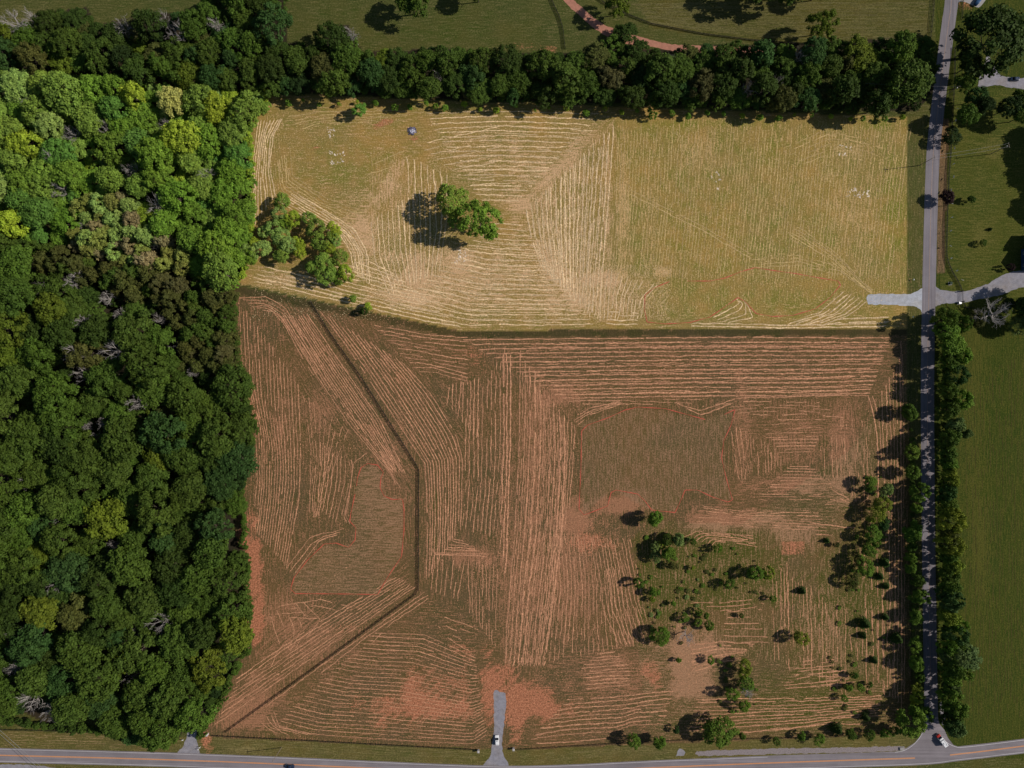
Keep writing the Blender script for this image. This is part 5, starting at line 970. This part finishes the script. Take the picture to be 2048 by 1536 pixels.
m = MB(); m.box((3.3, 0, 0.6), (0.15, 1.9, 0.25)); m.build("bumper", M['metal'], tr, bevel=0.03)
# blue boat trailer on the concrete apron
bt = empty("trailer", (*G(1955, 3), 0.012), math.radians(52), label="long blue covered trailer on the concrete apron by the lane", cat="trailer")
loft([(-3, ring(0.8, 0.6, 1.3)), (-1, ring(1.0, 0.5, 1.5)), (1.5, ring(0.95, 0.5, 1.5)), (2.8, ring(0.4, 0.7, 1.2))]).build("cover", M['blueroof'], bt, smooth=True)
m = MB(); m.box((0.2, 0, 0.45), (6.4, 0.9, 0.12)); m.box((3.8, 0, 0.45), (1.4, 0.12, 0.1)); m.build("chassis", M['metal'], bt)
for sy in (-1, 1): wheel_at(bt, -0.8, sy*0.95, 0.33, 0.2)

# ------------------------------------------------------------------ utility poles and wires
def upole(x, y, h, label, arm=0.0, arms=True):
    r_ = empty("utility_pole", (*G(x, y), 0), arm, label=label, cat="utility pole", group="utility poles")
    m = MB(); m.tube((0, 0, 0), (0, 0, h), 0.17, 0.11, 8); m.build("pole", M['pole'], r_)
    if arms:
        m = MB(); m.box((0.14, 0, h-0.5), (0.1, 2.4, 0.12)); ca_ = m.build("crossarm", M['pole'], r_)
        for yy in (-1.1, 0.0, 1.1): m = MB(); m.tube((0.14, yy, h-0.44), (0.14, yy, h-0.2), 0.06, 0.04, 8); m.build("insulator", M['metal'], ca_)
    m = MB(); m.tube((-0.25, 0, h-1.9), (-0.25, 0, h-1.1), 0.2, 0.2, 10); m.build("transformer", M['metal'], r_)
    return Vector((*G(x, y), h-0.25))
def wire(p, q, label, offs=(-1.1, 0, 1.1), sag=0.9, r=0.022):
    d = (q-p); d.z = 0; nn = Vector((-d.y, d.x, 0)).normalized(); m = MB()
    for o_ in offs:
        prev = None
        for i in range(15):
            t = i/14; c = p.lerp(q, t)+nn*o_; c.z -= sag*4*t*(1-t)
            if prev: m.tube(prev, c, r, r, 4)
            prev = c
    m.build("power_line", M['wire'], label=label, cat="power line")
p1 = upole(563, 1495, 13, "utility pole on the highway verge west of the entrance drive")
p2 = upole(1838, 331, 13, "utility pole on the west verge of the lane by the golden field", math.radians(12))
p3 = upole(1981, 308, 13, "utility pole on the east lawn near the shaded trees", math.radians(12))
p4 = upole(1884, 195, 13, "utility pole east of the lane in the shade of the oak trees", math.radians(90))
p5 = Vector((*G(-90, 1330), 12.5)); p6 = Vector((*G(260, 1640), 12.5))
wire(p2, p3, "pair of wires crossing the lane and the east lawn", (-0.8, 0.8), r=0.03)
wire(p4, p4+Vector((-45, 1.5, 0)), "single wire crossing the shaded lane", (0,), r=0.02)
wire(p5, p6, "wires crossing the highway at the lower left corner", (-0.7, 0.7), r=0.05)
wire(p1, Vector((*G(-300, 1480), 12.7)), "wires running west from the highway utility pole", (-0.9, 0.9), r=0.02)
wire(p1, Vector((*G(1345, 1560), 12.7)), "wires running east from the highway utility pole", (-0.9, 0.9), r=0.02)

# ------------------------------------------------------------------ house, pillars, boxes, rubble
hx, hy = G(2041, 520)
hs_ = empty("house", (hx, hy, 0), 0, label="house with dark blue metal siding and roof at the right edge", cat="house")
m = MB(); m.box((9, 0, 2.0), (17.4, 10.4, 4.0)); wl = m.build("wall", M['blueroof'], hs_)
for yy in (-3, 3): m = MB(); m.box((0.28, yy, 2.2), (0.06, 1.2, 1.3)); wi = m.build("window", M['glass'], hs_); m = MB(); [m.box((0.24, yy+a, 2.2), (0.06, 0.08, 1.5)) for a in (-.64, .64)]; [m.box((0.24, yy, 2.2+a), (0.06, 1.36, 0.08)) for a in (-.7, .7)]; m.build("frame", M['flag'], wi)
m = MB(); m.poly([(-0.3, -5.8, 3.9), (-0.3, 5.8, 3.9), (-0.3, 0, 7.0), (18, -5.8, 3.9), (18, 5.8, 3.9), (18, 0, 7.0)], [(0, 3, 5, 2), (1, 2, 5, 4), (0, 2, 1), (3, 4, 5), (0, 1, 4, 3)]); rf = m.build("roof", M['blueroof'], hs_)
m = MB(); [m.box((x, 0, 7.03), (0.05, 0.3, 0.06)) for x in np.arange(0, 18, 0.6)]; m.box((8.9, 0, 7.02), (18, 0.35, 0.08)); m.build("ridge_cap", M['blueroof'], rf)
m = MB(); m.box((3.5, 6.6, 4.3), (1.0, 1.6, 8.6)); ch = m.build("chimney", M['wall'], rf); 
gx_, gy_ = G(2052, 488)
b2 = empty("barn", (gx_, gy_, 0), 0, label="taller barn behind the blue roofed house at the right edge", cat="barn")
m = MB(); m.box((8, 0, 2.75), (15.4, 9.0, 5.5)); m.build("wall", M['wall'], b2)
m = MB(); m.poly([(0, -5, 5.4), (0, 5, 5.4), (0, 0, 8.2), (16, -5, 5.4), (16, 5, 5.4), (16, 0, 8.2)], [(0, 3, 5, 2), (1, 2, 5, 4), (0, 2, 1), (3, 4, 5), (0, 1, 4, 3)]); m.build("roof", M['blueroof'], b2)
m = MB(); m.box((0.26, 0, 1.8), (0.06, 3.2, 3.4)); m.build("door", M['carwhite'], b2)
for (x, y), lb in (((957, 1500), "pale stone pillar ending the fence west of the entrance drive"), ((1027, 1496), "pale stone pillar ending the fence east of the entrance drive"), ((416, 1467), "pale stone pillar beside the drive out of the woods")):
    r_ = empty("gate_pillar", (*G(x, y), 0), rnd.uniform(-.1, .1), label=lb, cat="pillar", group="stone pillars at the drives")
    m = MB(); m.box((0, 0, 0.85), (0.9, 0.9, 1.7)); sh = m.build("shaft", M['stone'], r_, bevel=0.04); m = MB(); m.box((0, 0, 1.78), (1.15, 1.15, 0.16)); m.box((0, 0, 1.93), (0.8, 0.8, 0.14), taper=0.5); m.build("cap", M['stone'], r_, bevel=0.02)
def mailbox(x, y, lb, rz=0.0):
    r_ = empty("mailbox", (*G(x, y), 0), rz, label=lb, cat="mailbox", group="roadside mailboxes")
    m = MB(); m.box((0, 0, 0.5), (0.12, 0.12, 1.0)); m.build("post", M['flag'], r_)
    m = MB(); vs = []; n = 8
    for x_ in (-0.32, 0.32):
        for i in range(n+1): a0 = math.pi*i/n; vs.append((x_, 0.18*math.cos(a0), 1.22+0.16*math.sin(a0)))
        vs += [(x_, -0.18, 1.0), (x_, 0.18, 1.0)]
    k = n+3; m.poly(vs, [(i, (i+1) % k, k+(i+1) % k, k+i) for i in range(k)]+[tuple(range(k))[::-1], tuple(range(k, 2*k))]); m.build("box", M['carwhite'], r_)
mailbox(398, 1497, "white mailbox beside the drive out of the woods"); mailbox(401, 1493, "second white mailbox close behind the first by the drive")
mailbox(1825, 560, "white mailbox on the lane verge above the stub drive", 1.57); mailbox(1824, 634, "white mailbox on the lane verge below the stub drive", 1.57); mailbox(367, 1478, "white mailbox on the wood side of the short drive")
def ubox(x, y, mat, lb, d=(1.4, 1.2, 1.1)):
    r_ = empty("utility_box", (*G(x, y), 0), 0.1, label=lb, cat="utility box"); m = MB(); m.box((0, 0, d[2]/2+0.05), d, taper=0.94); m.build("cabinet", mat, r_, bevel=0.05); m = MB(); m.box((0, 0, 0.05), (d[0]+0.4, d[1]+0.4, 0.1)); m.build("pad", M['concrete'], r_)
ubox(1900, 567, M['green'], "dark green utility box on the lawn inside the lane corner"); ubox(1918, 606, M['metal'], "grey box beside the driveway gate"); ubox(1803, 1497, M['concrete'], "concrete culvert headwall at the end of the riprap ditch", (2.2, 1.6, 0.5))
# road sign
r_ = empty("road_sign", (*G(1836, 573.5), 0), 1.57, label="small sign on a thin post beside the stub drive", cat="sign"); m = MB(); m.tube((0, 0, 0), (0, 0, 2.2), 0.03); m.build("post", M['metal'], r_); m = MB(); m.box((0.04, 0, 2.0), (0.02, 0.6, 0.45)); m.build("panel", M['flag'], r_)
# burnt brush pile with white ash
r_ = empty("ash_pile", (*G(824, 262), 0), 0, label="round heap of white ash and burnt wood in the golden field", cat="ash pile")
def heap(n, Rr, hh, sz, name, mat, k0):
    m = MB(); R2 = random.Random(k0)
    for _ in range(n):
        a0 = R2.uniform(0, 6.28); q = math.sqrt(R2.random())*Rr; z = hh*(1-(q/Rr)**2); s_ = sz*R2.uniform(0.5, 1.5)
        vs = ICO[0]*np.array([s_, s_*R2.uniform(0.4, 1), s_*R2.uniform(0.3, 0.7)])*(1+0.0)+np.array([q*math.cos(a0), q*math.sin(a0), z])
        vs = vs+np.array([[R2.uniform(-.2, .2)*s_ for _ in range(3)] for _ in range(len(vs))]); m.poly(vs.tolist(), ICO[1].tolist())
    m.build(name, mat, r_)
heap(90, 2.3, 0.5, 0.35, "charred_wood", M['char'], 2); heap(70, 1.7, 0.75, 0.30, "ash", M['ash'], 3)
m = MB(); [m.tube((math.cos(a)*0.3, math.sin(a)*0.3, 0.5), (math.cos(a)*R.uniform(1.4, 2.4), math.sin(a)*R.uniform(1.4, 2.4), 0.25), 0.09, 0.05, 5) for a in np.arange(0, 6.2, 0.5)]; m.build("branches", M['dead'], r_)
print("objects", len(bpy.data.objects), "woods", len(broad), "cedar", len(ced), "rest", len(rest))
